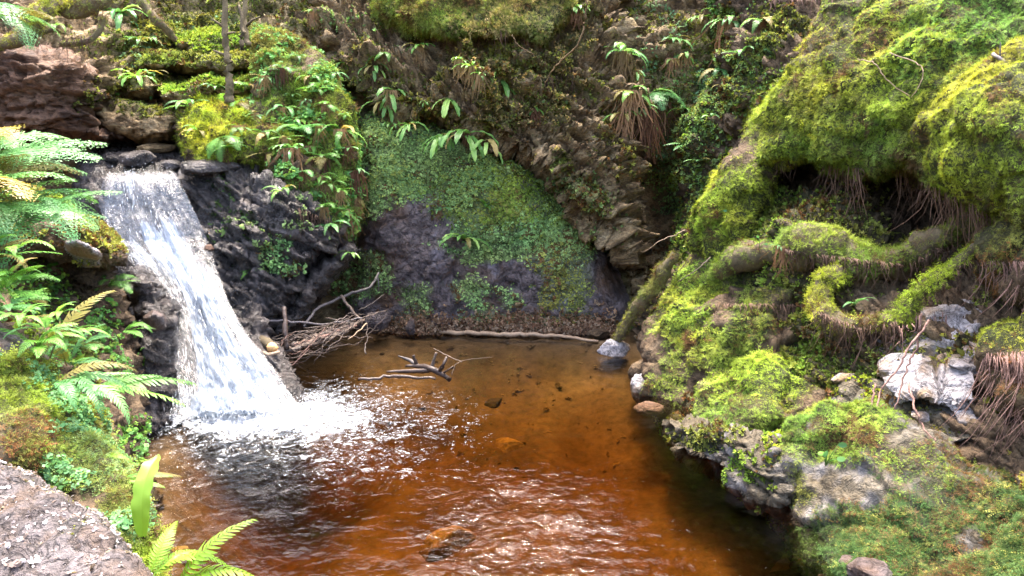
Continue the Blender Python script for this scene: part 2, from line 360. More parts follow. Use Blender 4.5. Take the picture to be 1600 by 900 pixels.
# ---------------------------------------------------------------- rock masses
def blocks(p, sc, s, warp=.25, tilt=0.0):
    q = p.copy()
    if tilt: c, sn = math.cos(tilt), math.sin(tilt); q = np.stack([p[:, 0] * c + p[:, 2] * sn, p[:, 1], -p[:, 0] * sn + p[:, 2] * c], 1)
    q = q * np.array(sc) + warp * np.stack([fbm(p, 1.7, 3, s + 5), fbm(p, 1.7, 3, s + 6), fbm(p, 1.7, 3, s + 7)], 1)
    f1, f2, idv, cx = worley(q, s)
    tl = ((q - cx) * (np.stack([idv, (idv * 7.3) % 1, (idv * 13.7) % 1], 1) - .5)).sum(1)
    return (idv - .5) * 1.2 + tl * .9 - .6 * (1 - ss(0, .14, f2 - f1))
def relief(kind, p, amp, s):
    if kind == 'blocky': return amp * (blocks(p, (2.6, 2.6, 5.5), s, .35, .25) + .5 * blocks(p, (7, 7, 17), s + 9, .4, .2)) + amp * .5 * fbm(p, 2, 4, s)
    if kind == 'strata': return amp * (.8 * blocks(p, (1.7, 1.7, 8), s, .5, .12) + .55 * blocks(p, (5, 5, 24), s + 9, .6, .1)) + amp * .6 * fbm(p, 1.5, 4, s)
    if kind == 'craggy':
        b = -p[:, 0] * math.sin(-.6) + p[:, 2] * math.cos(-.6); b = b * 4.6 + .9 * fbm(p, 1.6, 3, s + 21); b2 = b * 2.7 + .5 * fbm(p, 5, 2, s + 22); led = (ss(0, .16, b - np.floor(b)) - (b - np.floor(b))) + .45 * (ss(0, .2, b2 - np.floor(b2)) - (b2 - np.floor(b2)))
        return amp * (.8 * led * (.5 + .5 * ss(-.3, .3, fbm(p, 2.3, 2, s + 23))) + .8 * blocks(p, (2.2, 2.2, 7), s, .45, -.55) + .6 * blocks(p, (6, 6, 20), s + 9, .5, -.6) + .3 * fbm(p, 16, 3, s + 3)) + amp * .8 * fbm(p, 1.6, 4, s)
    if kind == 'slabs': return amp * (1.15 * blocks(p, (1.7, 1.7, 4.4), s, .2, .42) + .28 * blocks(p, (5, 5, 12), s + 3, .3, .5)) + amp * .25 * fbm(p, 3, 4, s)
    if kind == 'face': return amp * (1.2 * fbm(p, 1.3, 5, s, .55) + .55 * blocks(p, (1.6, 1.6, 2.6), s, .6, .7) + .3 * blocks(p, (6, 6, 9), s + 4, .6, .7))
    if kind == 'smooth': return amp * (fbm(p, 1.3, 5, s, .55) + .15 * blocks(p, (2, 2, 3), s, .4, .6))
    if kind == 'mound':
        q = p * np.array([1, 1, .55]); st = p[:, 2] * 3.1 + 1.1 * fbm(p, 1.4, 3, s + 11); st = st - np.floor(st)
        return amp * (.9 * fbm(q, 1.6, 3, s, .5) + .5 * fbm(q, 5, 3, s + 3) + .34 * fbm(q, 12, 3, s + 4) + .6 * (ss(0, .2, st) - st) + .45 * blocks(p, (2.2, 2.2, 3.4), s + 13, .6, .2))
    return amp * fbm(p, 2, 5, s)
BV = []      # everything plants can root in: (verts, faces)
SHEETS = {}
def sheet(name, mat, poly, ctrl, res=4., edge=60., back=.8, warp=8., kind='craggy', amp=.08, seed=1, regions=(), dens=2600, size=.026,
          tuft='sprig', gate=.0, gf=2.6, upness=.0, mossname='moss', mosslabel=None, thing=None, label=None, cat=None, struct=True, key=None, flat=1.0, lift=.35, damp=.5, bare=()):
    poly = np.array(poly, float); x0, y0 = poly.min(0) - res * 2 - warp; x1, y1 = poly.max(0) + res * 2 + warp
    gx = np.arange(x0, x1, res); gy = np.arange(y0, y1, res); X, Yp = np.meshgrid(gx, gy); P = np.stack([X.ravel(), Yp.ravel()], 1)
    wv = np.stack([fbm(np.c_[P / 55, P[:, :1] * 0 + seed], 1, 3, seed), fbm(np.c_[P / 55, P[:, :1] * 0 + seed + 9.5], 1, 3, seed + 2)], 1)
    d = sdf(P + warp * wv, poly); Y = rbf(ctrl)(P)
    t = np.clip(1 - d / edge, 0, 1.3); rd = back * (1 - np.sqrt(np.clip(1 - t * t, 0, 1))) + back * np.clip(t - 1, 0, 1) * 2
    pos = at(P[:, 0], P[:, 1], Y + rd); H, Wd = X.shape
    def nrm(p):
        g = p.reshape(H, Wd, 3); gu = np.gradient(g, axis=1); gv = np.gradient(g, axis=0); q = -np.cross(gu, gv).reshape(-1, 3)
        return q / np.maximum(np.linalg.norm(q, axis=1, keepdims=True), 1e-9)
    n0 = nrm(pos); k_in = d > -res * 2.2
    dv = np.zeros(len(P)); dv[k_in] = relief(kind, pos[k_in], amp, seed)
    dv *= (1 - damp) + damp * ss(-res, edge * .5, d)
    pos = pos + n0 * dv[:, None]; n1 = nrm(pos)
    keep = d > -res * 1.6; kg = keep.reshape(H, Wd); fk = kg[:-1, :-1] & kg[1:, :-1] & kg[1:, 1:] & kg[:-1, 1:]
    idx = np.arange(H * Wd).reshape(H, Wd); F = np.stack([idx[:-1, :-1], idx[1:, :-1], idx[1:, 1:], idx[:-1, 1:]], -1)[fk]
    used = np.unique(F); rm = np.full(H * Wd, -1); rm[used] = np.arange(len(used)); F = rm[F]
    v, n1, PX, PY = pos[used], n1[used], P[used, 0], P[used, 1]
    mask = np.zeros(len(v))
    if len(regions):
        Wm = weights(PX, PY, regions).max(0); g = fbm(v, gf, 4, seed + 30)
        mask = np.clip(Wm * ss(gate - .25, gate + .25, g + .9 * (Wm - .5)), 0, 1)
        if bare: mask = mask * (1 - weights(PX, PY, [(*q, 1) for q in bare]).max(0))
        if upness: mask = mask * ss(-upness, .55 - upness * .5, n1[:, 2])
    me = mesh_np(name, v, F, M[mat], kind not in ('blocky', 'slabs'), {'moss': mask})
    o = link(name, me, thing); S = dict(v=v, f=F, n=n1, px=PX, py=PY, mask=mask, o=o, seed=seed); SHEETS[key or name] = S
    if struct: o['kind'] = 'structure'
    if label: tag(o, label, cat)
    BV.append((v, F))
    if len(regions): cover(S, regions, dens, size, tuft, mossname, mosslabel, thing, flat, lift)
    return S
def cover(S, regions, dens, size, tuft='sprig', mossname='moss', mosslabel=None, parent=None, flat=1.0, lift=.35, wt=None, seed=None):
    wt = S['mask'] if wt is None else wt; v, f = S['v'], S['f']; a, b, c, d = (v[f[:, k]] for k in range(4))
    area = (.5 * np.linalg.norm(np.cross(c - a, d - b), axis=1) * wt[f].mean(1))
    inf = (S['px'][f].mean(1) > -160) & (S['px'][f].mean(1) < 1760) & (S['py'][f].mean(1) > -130) & (S['py'][f].mean(1) < 1010)
    cnt = int(min(dens * (area * inf).sum(), 70000))
    if cnt < 5: return None
    w2 = wt.copy(); out = (S['px'] < -160) | (S['px'] > 1760) | (S['py'] < -130) | (S['py'] > 1010); w2[out] = 0
    p, n, px, py = sample(S, cnt, w2); sd_ = S['seed'] if seed is None else seed
    T = tints(p, px, py, regions, sd_); up = n + np.array([0, 0, lift]) + rng.normal(size=n.shape) * .22
    sz = size * np.exp(rng.normal(size=cnt) * .3) * (1 + .35 * fbm(p, 3, 2, sd_ + 77))
    return scatter(mossname, p - n * size * .15, up, sz, T, tuft, parent, flat, mosslabel)
# ---------------------------------------------------------------- the setting: ground, cliffs, banks
gs = 60.0
g = link('ground', mesh_np('ground', [(-gs, -gs, -1.6), (gs, -gs, -1.6), (gs, gs, -1.6), (-gs, gs, -1.6)], [(0, 1, 2, 3)], M['bank'])); g['kind'] = 'structure'

# back cliff: red-brown block on the upper left, mossy terraces, smooth wet face above the pool, dark cleft
sheet('cliff', 'brown', [(-420, -230), (1330, -230), (1330, 640), (-420, 640)],
      [(-300, 150, 6.6), (0, -300, 8.2), (0, 0, 7.3), (0, 100, 6.9), (60, 200, 7.0), (150, 150, 7.2), (200, 210, 7.7), (300, -300, 10.5), (300, 20, 8.9), (330, 100, 8.3), (230, 120, 7.9),
       (380, 180, 7.7), (200, 245, 7.7), (300, 240, 7.6), (0, 400, 7.2), (300, 500, 7.0), (430, 400, 7.5), (500, 470, 7.6), (560, 500, 7.5), (600, 515, 7.32), (760, 530, 7.3), (930, 540, 7.15), (600, 350, 7.6),
       (640, 320, 7.55), (760, 330, 7.65), (760, 250, 7.9), (600, 230, 7.85), (680, 220, 7.95), (850, 270, 8.0), (760, 100, 8.8), (600, 0, 9.0), (600, -300, 10), (900, 0, 9.0), (940, 420, 7.7), (1000, 480, 7.5), (1000, 400, 8.2), (1040, 320, 8.9),
       (1000, 200, 8.1), (980, 60, 8.3), (1080, 200, 8.0), (1100, 60, 8.2), (1200, 0, 8.3), (1000, -300, 10), (1300, 300, 8.0), (1300, -300, 9.5), (1300, 600, 7.5), (800, 640, 7.1), (300, 640, 6.6), (-300, 640, 6.5)],
      res=4.2, edge=30, back=.5, kind='strata', amp=.13, seed=3, dens=2224, size=0.030, tuft='sprig', gate=-.15, gf=3.6,
      regions=[(700, 250, 300, 140, .55, 'blue'), (420, 60, 300, 120, .5, 'olive'), (1060, 120, 120, 160, .5, 'olive'), (300, 60, 150, 70, .9, 'olive'), (380, 120, 90, 110, .8, 'green'), (240, 130, 100, 40, .55, 'olive'), (660, 240, 120, 60, 1.0, 'blue'),
               (790, 300, 150, 60, 1.0, 'green'), (760, 370, 110, 50, .95, 'blue'), (610, 270, 60, 110, 1.0, 'blue'), (560, 430, 80, 50, .55, 'blue'),
               (870, 350, 110, 60, .8, 'blue'), (720, 460, 90, 40, .45, 'blue'), (1080, 220, 90, 130, .8, 'blue'), (1010, 170, 60, 100, .55, 'olive'),
               (870, 380, 60, 90, .5, 'olive'), (760, 330, 90, 40, .9, 'olive'), (1000, 430, 80, 70, .5, 'brown'), (790, 500, 200, 25, .55, 'brown'), (960, 500, 40, 40, .6, 'dark')],
      mosslabel='mottled green and olive moss growing on the back cliff and its terraces')
# smooth purple-grey rock face rising from the pool's far edge
sheet('rock_face', 'face', [(552, 560), (545, 470), (556, 400), (560, 300), (555, 230), (575, 178), (640, 190), (700, 208), (770, 236), (830, 264), (885, 312), (940, 378), (980, 470), (990, 570), (800, 585)],
      [(570, 540, 7.22), (600, 440, 7.26), (585, 330, 7.3), (575, 210, 7.5), (650, 310, 7.36), (700, 420, 7.22), (690, 225, 7.56), (760, 540, 7.24), (760, 300, 7.42), (850, 400, 7.35), (850, 295, 7.55), (940, 550, 7.1), (930, 430, 7.3), (760, 370, 7.3)],
      res=3.0, edge=46, back=.4, kind='face', amp=.075, seed=5, dens=6500, size=.0165, tuft='leaflet', gate=-.1, gf=4.2,
      regions=[(600, 260, 75, 100, 1.1, 'blue'), (690, 250, 130, 62, 1.1, 'blue'), (790, 305, 140, 60, 1.1, 'green'), (770, 330, 90, 36, 1.0, 'olive'), (760, 378, 110, 40, .9, 'blue'), (880, 360, 90, 62, 1.0, 'blue'), (560, 430, 60, 50, .6, 'blue'),
               (720, 465, 110, 40, .62, 'blue'), (870, 440, 60, 70, .6, 'olive'), (800, 508, 190, 24, .7, 'brown'), (650, 502, 60, 24, .4, 'brown')], bare=[(640, 345, 34, 48), (690, 415, 40, 20), (800, 430, 50, 22)],
      mosslabel='pale blue-green liverwort and moss film on the purple-grey rock face', mossname='liverwort')
# overhanging upper cliff in the middle
sheet('overhanging_cliff', 'brown', [(470, -230), (1010, -230), (985, 40), (1005, 160), (1000, 300), (1010, 400), (985, 425), (935, 375), (880, 310), (830, 262), (770, 235), (700, 200), (620, 175), (545, 120), (490, 60)],
      [(560, 120, 7.75), (640, 180, 7.42), (760, 230, 7.3), (830, 255, 7.25), (900, 320, 7.15), (960, 400, 7.12), (980, 250, 7.45), (960, 100, 7.7), (700, 60, 7.9), (600, 30, 8.3), (850, 60, 7.7), (600, -300, 9.6), (950, -300, 9.5), (780, 130, 7.5), (990, 20, 8.0)],
      res=3.4, edge=42, back=.75, kind='craggy', amp=.20, seed=8, dens=2224, size=0.030, gate=.22, gf=4.2,
      regions=[(760, 120, 260, 130, .55, 'olive'), (700, 150, 200, 80, .5, 'tan'), (930, 260, 80, 160, .45, 'olive'), (720, 20, 170, 48, 1.0, 'olive'), (880, 60, 60, 110, .8, 'tan'), (740, 150, 170, 80, .75, 'olive'), (600, 110, 90, 70, .65, 'olive'), (900, 330, 60, 70, .8, 'blue'), (940, 300, 60, 120, .4, 'brown'), (830, 190, 90, 60, .6, 'tan'), (950, 130, 40, 90, .4, 'olive'), (560, 40, 70, 60, .35, 'blue')],
      mosslabel='olive and tan moss mottling the overhanging brown cliff')
# hanging moss mantle along the top of the middle cliff
sheet('moss_mantle', 'bank', [(575, -200), (905, -200), (900, 20), (872, 52), (850, 70), (790, 50), (740, 62), (690, 58), (640, 50), (595, 20)],
      [(600, 20, 7.75), (700, 50, 7.45), (850, 60, 7.3), (700, -200, 8.6), (880, 0, 7.5), (780, 0, 7.55)],
      res=4, edge=26, back=.4, kind='mound', amp=.08, seed=12, dens=4063, size=0.029, tuft='feather', gate=-.5,
      regions=[(740, 0, 240, 140, 1.0, 'olive'), (660, 10, 120, 60, .7, 'green'), (800, 30, 100, 50, .6, 'tan')], mosslabel='olive moss mantle overhanging the top of the middle cliff')
# red-brown blocky rock on the upper left
sheet('red_rock_outcrop', 'red', [(-420, -60), (40, 62), (110, 78), (160, 110), (165, 160), (150, 200), (210, 214), (150, 226), (20, 232), (-420, 260)],
      [(0, 80, 6.75), (60, 140, 6.65), (140, 120, 6.9), (140, 200, 6.85), (0, 215, 6.7), (-300, 100, 6.3), (200, 214, 7.1)],
      res=3., edge=26, back=.5, kind='strata', amp=.10, seed=15, dens=870, size=0.025, gate=.3, regions=[(130, 130, 60, 60, .35, 'olive'), (40, 200, 90, 40, .3, 'olive')],
      mosslabel='sparse olive moss specks on the red-brown outcrop')
# slate ledges beside and behind the stream above the fall
for i, (poly, Y, sd_, reg) in enumerate([
        ([(140, 165), (210, 150), (265, 160), (280, 190), (262, 222), (200, 216), (150, 205)], 7.1, 21, [(230, 160, 60, 25, .5, 'olive')]),
        ([(165, 120), (230, 108), (262, 128), (240, 152), (190, 160)], 7.3, 22, [(210, 122, 70, 30, .8, 'olive')]),
        ([(240, 140), (340, 118), (440, 122), (450, 145), (360, 158), (270, 166)], 7.25, 23, [(350, 130, 130, 30, 1.0, 'green')]),
        ([(200, 90), (300, 78), (380, 80), (390, 108), (280, 120), (220, 118)], 7.6, 24, [(300, 90, 120, 30, 1.0, 'olive')]),
        ([(265, 55), (330, 48), (420, 62), (470, 100), (450, 122), (380, 100), (300, 92)], 7.9, 25, [(350, 65, 130, 50, 1.0, 'green')])]):
    c = np.array(poly, float).mean(0)
    sheet('ledge', 'brown', poly, [(c[0] - 60, c[1], Y + .05), (c[0] + 60, c[1], Y + .1), (c[0], c[1] - 40, Y + .25), (c[0], c[1] + 40, Y)],
          res=3., edge=20, back=.45, kind='strata', amp=.055, seed=sd_, dens=3483, size=0.027, gate=-.1, upness=.2, regions=reg, warp=10,
          mosslabel=['olive moss on the dark slate ledge above the stream', 'olive moss on the small ledge over the slate', 'green moss along the long ledge under the saplings', 'olive moss capping the upper slate ledge', 'green moss bank around the sapling trunk'][i])
# mossy ferny buttress between the fall and the rock face
sheet('fern_buttress', 'bank', [(400, 40), (455, 62), (500, 90), (548, 160), (565, 240), (562, 320), (545, 372), (515, 395), (498, 350), (440, 330), (420, 265), (300, 262), (272, 205), (300, 160), (400, 150), (395, 90)],
      [(430, 80, 7.5), (520, 130, 7.3), (550, 250, 6.9), (530, 360, 6.65), (450, 290, 6.55), (420, 200, 6.8), (300, 220, 6.7), (300, 170, 6.95), (420, 130, 7.2), (490, 200, 6.95)],
      res=3.6, edge=34, back=.6, kind='mound', amp=.13, seed=31, dens=3483, size=0.031, tuft='feather', gate=-.25, gf=3,
      regions=[(340, 200, 70, 60, 1.0, 'lime'), (430, 70, 60, 60, .9, 'olive'), (480, 180, 90, 90, .8, 'green'), (500, 310, 80, 80, .8, 'fresh'), (440, 240, 70, 60, .7, 'green'), (520, 360, 50, 40, .6, 'brown')],
      mosslabel='lime and green moss hanging from the ferny buttress beside the fall')
# wet rock on the right of the fall
sheet('wet_rock', 'wet', [(255, 250), (330, 244), (410, 262), (500, 300), (545, 350), (520, 390), (485, 430), (455, 490), (420, 545), (380, 575), (330, 560), (300, 420), (270, 330)],
      [(280, 262, 6.75), (400, 280, 6.5), (520, 350, 6.5), (460, 400, 6.25), (420, 520, 5.95), (370, 540, 5.75), (340, 420, 6.1), (300, 330, 6.45), (400, 350, 6.25)],
      res=3., edge=30, back=.8, kind='craggy', amp=.10, seed=35, dens=2128, size=0.027, tuft='leaflet', gate=.25, gf=4,
      regions=[(440, 400, 45, 35, 1.0, 'blue'), (420, 350, 40, 50, .6, 'blue'), (370, 330, 80, 60, .3, 'dark'), (480, 340, 50, 50, .35, 'blue')],
      mosslabel='pale green liverwort patches on the dark wet rock beside the fall', mossname='liverwort')
# leaning dark slab below it, over the brushwood
sheet('leaning_slab', 'wet', [(545, 372), (560, 392), (520, 440), (480, 500), (440, 560), (400, 570), (405, 540), (450, 480), (490, 420)],
      [(550, 385, 6.6), (480, 470, 6.25), (420, 555, 5.95)], res=3., edge=18, back=.4, kind='craggy', amp=.05, seed=38)
# bed of the fall
FALL = [(192, 256, 262, 256, 7.0), (176, 282, 276, 278, 6.6), (172, 335, 300, 330, 6.5), (188, 392, 326, 385, 6.38), (222, 426, 340, 428, 6.05), (262, 470, 356, 475, 5.76),
        (268, 520, 382, 522, 5.56), (270, 570, 415, 570, 5.36), (272, 620, 446, 612, 5.2), (270, 660, 468, 645, 5.02)]
sheet('fall_rock', 'wet', [(120, 250), (200, 232), (290, 240), (345, 330), (375, 430), (420, 520), (478, 625), (470, 668), (262, 676), (225, 500), (170, 420), (110, 340)],
      [(a, b, Y + .14) for a, b, c, d_, Y in FALL] + [(c, d_, Y + .14) for a, b, c, d_, Y in FALL] + [((a + c) / 2, (b + d_) / 2, Y + .12) for a, b, c, d_, Y in FALL] + [(360, 720, 4.95), (200, 235, 7.3)],
      res=3.2, edge=14, back=.3, kind='craggy', amp=.06, seed=41)
# stream ground above the crest
sheet('stream_bed', 'wet', [(120, 222), (200, 212), (300, 218), (300, 262), (230, 275), (130, 275)], [(150, 240, 7.5), (280, 235, 7.5), (200, 268, 6.95), (290, 262, 6.95), (200, 222, 7.7)],
      res=3., edge=10, back=.2, kind='craggy', amp=.05, seed=44)
# right side: the bank's core, behind the mounds
sheet('right_cliff', 'bank', [(1090, -330), (2150, -330), (2150, 1250), (1380, 1250), (1240, 850), (1170, 770), (1040, 680), (985, 610), (975, 540), (1030, 450), (1060, 330), (1060, 220), (1120, 110)],
      [(1060, 300, 7.5), (1090, 200, 7.3), (1150, 80, 7.3), (1000, 560, 6.8), (1040, 660, 5.25), (1240, 830, 3.65), (1400, 960, 2.95), (1620, 960, 2.75), (1600, 0, 5.7), (1600, 300, 4.9), (1400, 60, 6.5), (1250, 150, 6.4), (1245, 278, 7.0), (1250, 340, 5.6),
       (1330, 310, 6.0), (1430, 320, 6.2), (1490, 345, 5.7), (1250, 450, 5.3), (1400, 450, 4.85), (1450, 560, 4.3), (1600, 660, 3.6), (1150, 560, 5.6), (1150, 660, 4.9), (1300, 700, 4.2), (1150, -300, 8.5), (1600, -300, 7.6), (2100, 0, 5.0), (2100, 900, 2.3), (2100, -300, 6.9), (1560, 450, 4.5), (1480, 800, 3.6), (1060, 450, 6.6)],
      res=3.4, edge=36, back=.6, kind='craggy', amp=.09, seed=51, dens=2224, size=0.030, gate=.0, gf=3,
      regions=[(1110, 170, 110, 220, .85, 'blue'), (1190, 100, 80, 160, .7, 'olive'), (1300, 450, 420, 420, .62, 'olive'), (1150, 300, 160, 160, .8, 'green'), (1110, 200, 70, 110, .8, 'blue'), (1230, 60, 70, 70, .9, 'olive'), (1210, 300, 60, 60, .6, 'olive'), (1080, 420, 50, 90, .7, 'green'), (1010, 560, 50, 60, .5, 'dark'), (1240, 500, 160, 120, .7, 'green'), (1110, 650, 120, 60, .7, 'green'),
               (1300, 330, 80, 40, .6, 'brown'), (1500, 250, 200, 200, .5, 'olive'), (1560, 600, 90, 70, .4, 'brown'), (1240, 720, 60, 60, .5, 'green'), (1200, 180, 60, 60, .8, 'green'), (1140, 330, 60, 70, .8, 'green')],
      bare=[(1245, 278, 55, 32), (1460, 330, 100, 45), (1420, 440, 60, 40), (1500, 440, 50, 50), (1500, 640, 80, 60)], mosslabel='green moss over the core of the right-hand bank')
G = 'right bank'
sheet('moss_bank', 'bank', [(1215, -330), (2150, -330), (2150, 330), (1600, 330), (1490, 318), (1440, 285), (1395, 262), (1345, 282), (1300, 262), (1270, 240), (1215, 262), (1195, 330), (1185, 385), (1110, 405), (1070, 390), (1095, 320), (1135, 255), (1185, 180), (1255, 90), (1290, 10), (1290, -100)],
      [(1090, 390, 6.15), (1150, 360, 6.0), (1150, 290, 6.1), (1200, 200, 6.0), (1250, 110, 6.1), (1310, 20, 6.3), (1280, 220, 5.6), (1350, 250, 5.35), (1350, 120, 5.5), (1450, 270, 4.9), (1450, 100, 5.05), (1600, 300, 4.3), (1600, 30, 4.9), (1400, -280, 7.2), (1650, -280, 6.4), (2100, 0, 4.2), (2100, 300, 3.9), (2100, -300, 5.6), (1500, 0, 5.3)],
      res=3.4, edge=34, back=.7, kind='mound', amp=.10, seed=55, dens=4470, size=0.0237, tuft='feather', flat=.6, gate=-.35, gf=2.4,
      regions=[(1400, 110, 170, 130, 1.0, 'lime'), (1230, 180, 70, 120, 1.0, 'lime'), (1140, 330, 80, 90, 1.0, 'lime'), (1300, 220, 130, 60, .9, 'green'), (1520, 60, 130, 110, 1.0, 'fresh'), (1420, 240, 80, 60, .8, 'olive'), (1330, 60, 80, 60, .6, 'brown'), (1560, 200, 120, 140, .9, 'lime'), (1800, 0, 200, 400, .8, 'green'), (1400, 0, 150, 60, .7, 'green')],
      mosslabel='deep lime-green moss blanket over the big upper right bank')
sheet('moss_bulge', 'bank', [(1432, 190), (1470, 130), (1530, 92), (1620, 60), (2000, 40), (2000, 360), (1620, 372), (1560, 350), (1500, 310), (1440, 262)],
      [(1450, 220, 4.55), (1500, 140, 4.45), (1560, 200, 4.0), (1600, 330, 3.9), (1600, 100, 4.2), (1900, 200, 3.4), (1520, 290, 4.2)],
      res=3.2, edge=60, back=.7, kind='mound', amp=.095, seed=58, dens=5283, size=0.0237, tuft='feather', flat=.6, gate=-.6,
      regions=[(1560, 160, 120, 70, 1.2, 'gold'), (1520, 240, 120, 70, 1.0, 'lime'), (1580, 320, 90, 60, .7, 'olive'), (1560, 200, 200, 200, .6, 'lime')],
      mosslabel='golden-lime moss on the rounded bulge at the right edge', lift=.1)
sheet('moss_bulge', 'bank', [(1522, 372), (1570, 345), (1640, 330), (1900, 350), (1900, 480), (1620, 478), (1560, 468), (1530, 430)], [(1540, 410, 4.15), (1600, 360, 3.9), (1600, 460, 3.75), (1850, 420, 3.2)],
      res=3.4, edge=30, back=.45, kind='mound', amp=.07, seed=60, dens=4062, size=0.0203, tuft='feather', flat=.6, gate=-.1, regions=[(1570, 370, 90, 60, .8, 'olive'), (1580, 430, 80, 50, .7, 'rust')],
      mosslabel='brown-tipped moss on the shoulder above the pale rocks at the right edge', key='bulge2')
sheet('moss_bulge', 'bank', [(1532, 520), (1570, 500), (1640, 488), (1900, 500), (1900, 640), (1640, 655), (1570, 645), (1538, 600)], [(1550, 540, 3.75), (1600, 510, 3.6), (1600, 620, 3.4), (1850, 560, 2.9)],
      res=3.4, edge=30, back=.4, kind='mound', amp=.06, seed=61, dens=4604, size=0.0188, tuft='feather', flat=.6, gate=-.1, upness=.3, regions=[(1580, 520, 90, 40, 1.0, 'lime'), (1580, 590, 80, 50, .6, 'rust')],
      mosslabel='pale lime moss capping the root-hung bulge at the right edge', key='bulge3')
# ---------------------------------------------------------------- mossy boulders and mounds (each a thing: rock + its moss)
def boulder(label, mat, poly, ctrl, key, cat='boulder', name='mossy_boulder', group=None, **kw):
    p = np.array(poly, float); Y = np.mean([c[2] for c in ctrl]); b = at(p[:, 0].mean(), p[:, 1].max(), Y)
    t = empty(name, (0, 0, 0)); tag(t, label, cat, group)
    S = sheet('rock', mat, poly, ctrl, thing=t, struct=False, key=key, **kw)
    t.location = Vector(b)
    for ch in t.children: ch.location = -Vector(b)
    return t
boulder('large moss-covered mound rising from the pool edge below the dark cleft', 'bank',
        [(1060, 430), (1090, 385), (1150, 345), (1200, 352), (1250, 385), (1310, 420), (1345, 470), (1320, 530), (1260, 560), (1180, 590), (1110, 625), (1045, 660), (1008, 615), (1005, 540), (1030, 470)],
        [(1030, 560, 5.75), (1060, 620, 5.35), (1070, 450, 6.1), (1150, 370, 6.0), (1250, 400, 5.6), (1320, 490, 5.2), (1200, 560, 5.1), (1150, 480, 5.45)], 'mound1',
        res=3., edge=46, back=.4, kind='mound', amp=.12, seed=71, dens=4063, size=0.0263, tuft='feather', flat=.6, gate=-.15, gf=2.8,
        regions=[(1130, 500, 110, 110, .9, 'green'), (1080, 480, 60, 90, .9, 'lime'), (1240, 430, 110, 70, .8, 'olive'), (1170, 400, 90, 60, .8, 'green'), (1250, 520, 90, 50, .6, 'dark'), (1060, 580, 50, 50, .7, 'green')])
boulder('rounded boulder topped with bright lime moss above the pool margin', 'bank',
        [(1100, 590), (1120, 565), (1170, 548), (1240, 560), (1292, 590), (1300, 630), (1270, 660), (1200, 680), (1140, 690), (1085, 680), (1070, 640)],
        [(1100, 620, 4.95), (1180, 570, 4.95), (1270, 610, 4.6), (1200, 660, 4.4), (1110, 670, 4.6)], 'mound2',
        res=3., edge=40, back=.32, kind='mound', amp=.075, seed=73, dens=4450, size=0.0255, tuft='feather', flat=.6, gate=-.4, regions=[(1200, 590, 110, 55, 1.1, 'lime'), (1150, 650, 110, 60, .8, 'green')])
boulder('pale boulder half covered in moss at the water line', 'mossrock',
        [(1040, 660), (1100, 650), (1160, 668), (1210, 690), (1245, 730), (1250, 790), (1205, 800), (1150, 765), (1100, 735), (1050, 710)],
        [(1060, 675, 4.5), (1150, 690, 4.1), (1220, 730, 3.8), (1235, 780, 3.68), (1120, 705, 4.25), (1170, 750, 3.92), (1080, 715, 4.32), (1150, 755, 4.0)], 'mound3',
        res=2.6, edge=22, back=.5, kind='craggy', amp=.07, seed=75, dens=4161, size=0.023, gate=.1, gf=5, regions=[(1100, 680, 70, 30, .8, 'olive'), (1180, 740, 60, 50, .75, 'green'), (1220, 700, 40, 40, .6, 'lime')])
boulder('huge sloping boulder with dark moss deepened for shade and pale patches at the lower right', 'mossrock',
        [(1215, 720), (1230, 660), (1290, 622), (1370, 630), (1420, 660), (1480, 690), (1530, 720), (1600, 760), (1900, 840), (1900, 1250), (1500, 1250), (1385, 1040), (1318, 930), (1255, 875), (1215, 810)],
        [(1240, 700, 3.85), (1300, 640, 3.88), (1420, 670, 3.62), (1550, 740, 3.22), (1280, 800, 3.5), (1250, 850, 3.42), (1310, 910, 3.03), (1350, 870, 3.08), (1450, 800, 3.17), (1450, 950, 2.68), (1600, 900, 2.6), (1600, 1200, 2.0), (1850, 1000, 2.2)], 'mound4',
        bare=[(1330, 765, 65, 34), (1510, 835, 28, 16)], res=2.8, edge=34, back=.7, kind='mound', amp=.07, seed=77, dens=11000, size=.0205, tuft='feather', flat=.7, gate=-.35, gf=4.2,
        regions=[(1310, 680, 100, 60, 1.0, 'green'), (1420, 870, 220, 120, 1.0, 'dark'), (1500, 860, 240, 140, .9, 'dark'), (1500, 860, 220, 130, .35, 'olive'), (1450, 800, 160, 100, .45, 'brown'), (1250, 740, 50, 80, .7, 'olive'), (1440, 740, 90, 40, .6, 'green'), (1700, 950, 200, 200, .8, 'dark')])  # dark green moss, tinted deeper still to carry the steep face's shade
boulder('brown-stained boulder under the root-hung bulge at the right edge', 'bank',
        [(1480, 700), (1500, 660), (1560, 640), (1700, 630), (1700, 800), (1600, 790), (1530, 760)], [(1500, 690, 3.75), (1600, 660, 3.55), (1600, 770, 3.35), (1690, 720, 3.2)], 'mound5',
        res=3., edge=26, back=.5, kind='craggy', amp=.06, seed=79, dens=1450, size=0.022, gate=.3, regions=[(1520, 740, 50, 40, .6, 'olive')])
boulder('mossy pale stone cut off by the right edge of the frame', 'pale',
        [(1582, 760), (1600, 740), (1680, 735), (1700, 850), (1640, 900), (1588, 850)], [(1600, 780, 3.0), (1680, 760, 2.85), (1620, 860, 2.7)], 'mound6',
        res=3., edge=22, back=.3, kind='craggy', amp=.03, seed=80, dens=3387, size=0.020, gate=.2, regions=[(1600, 780, 50, 50, .7, 'olive')])
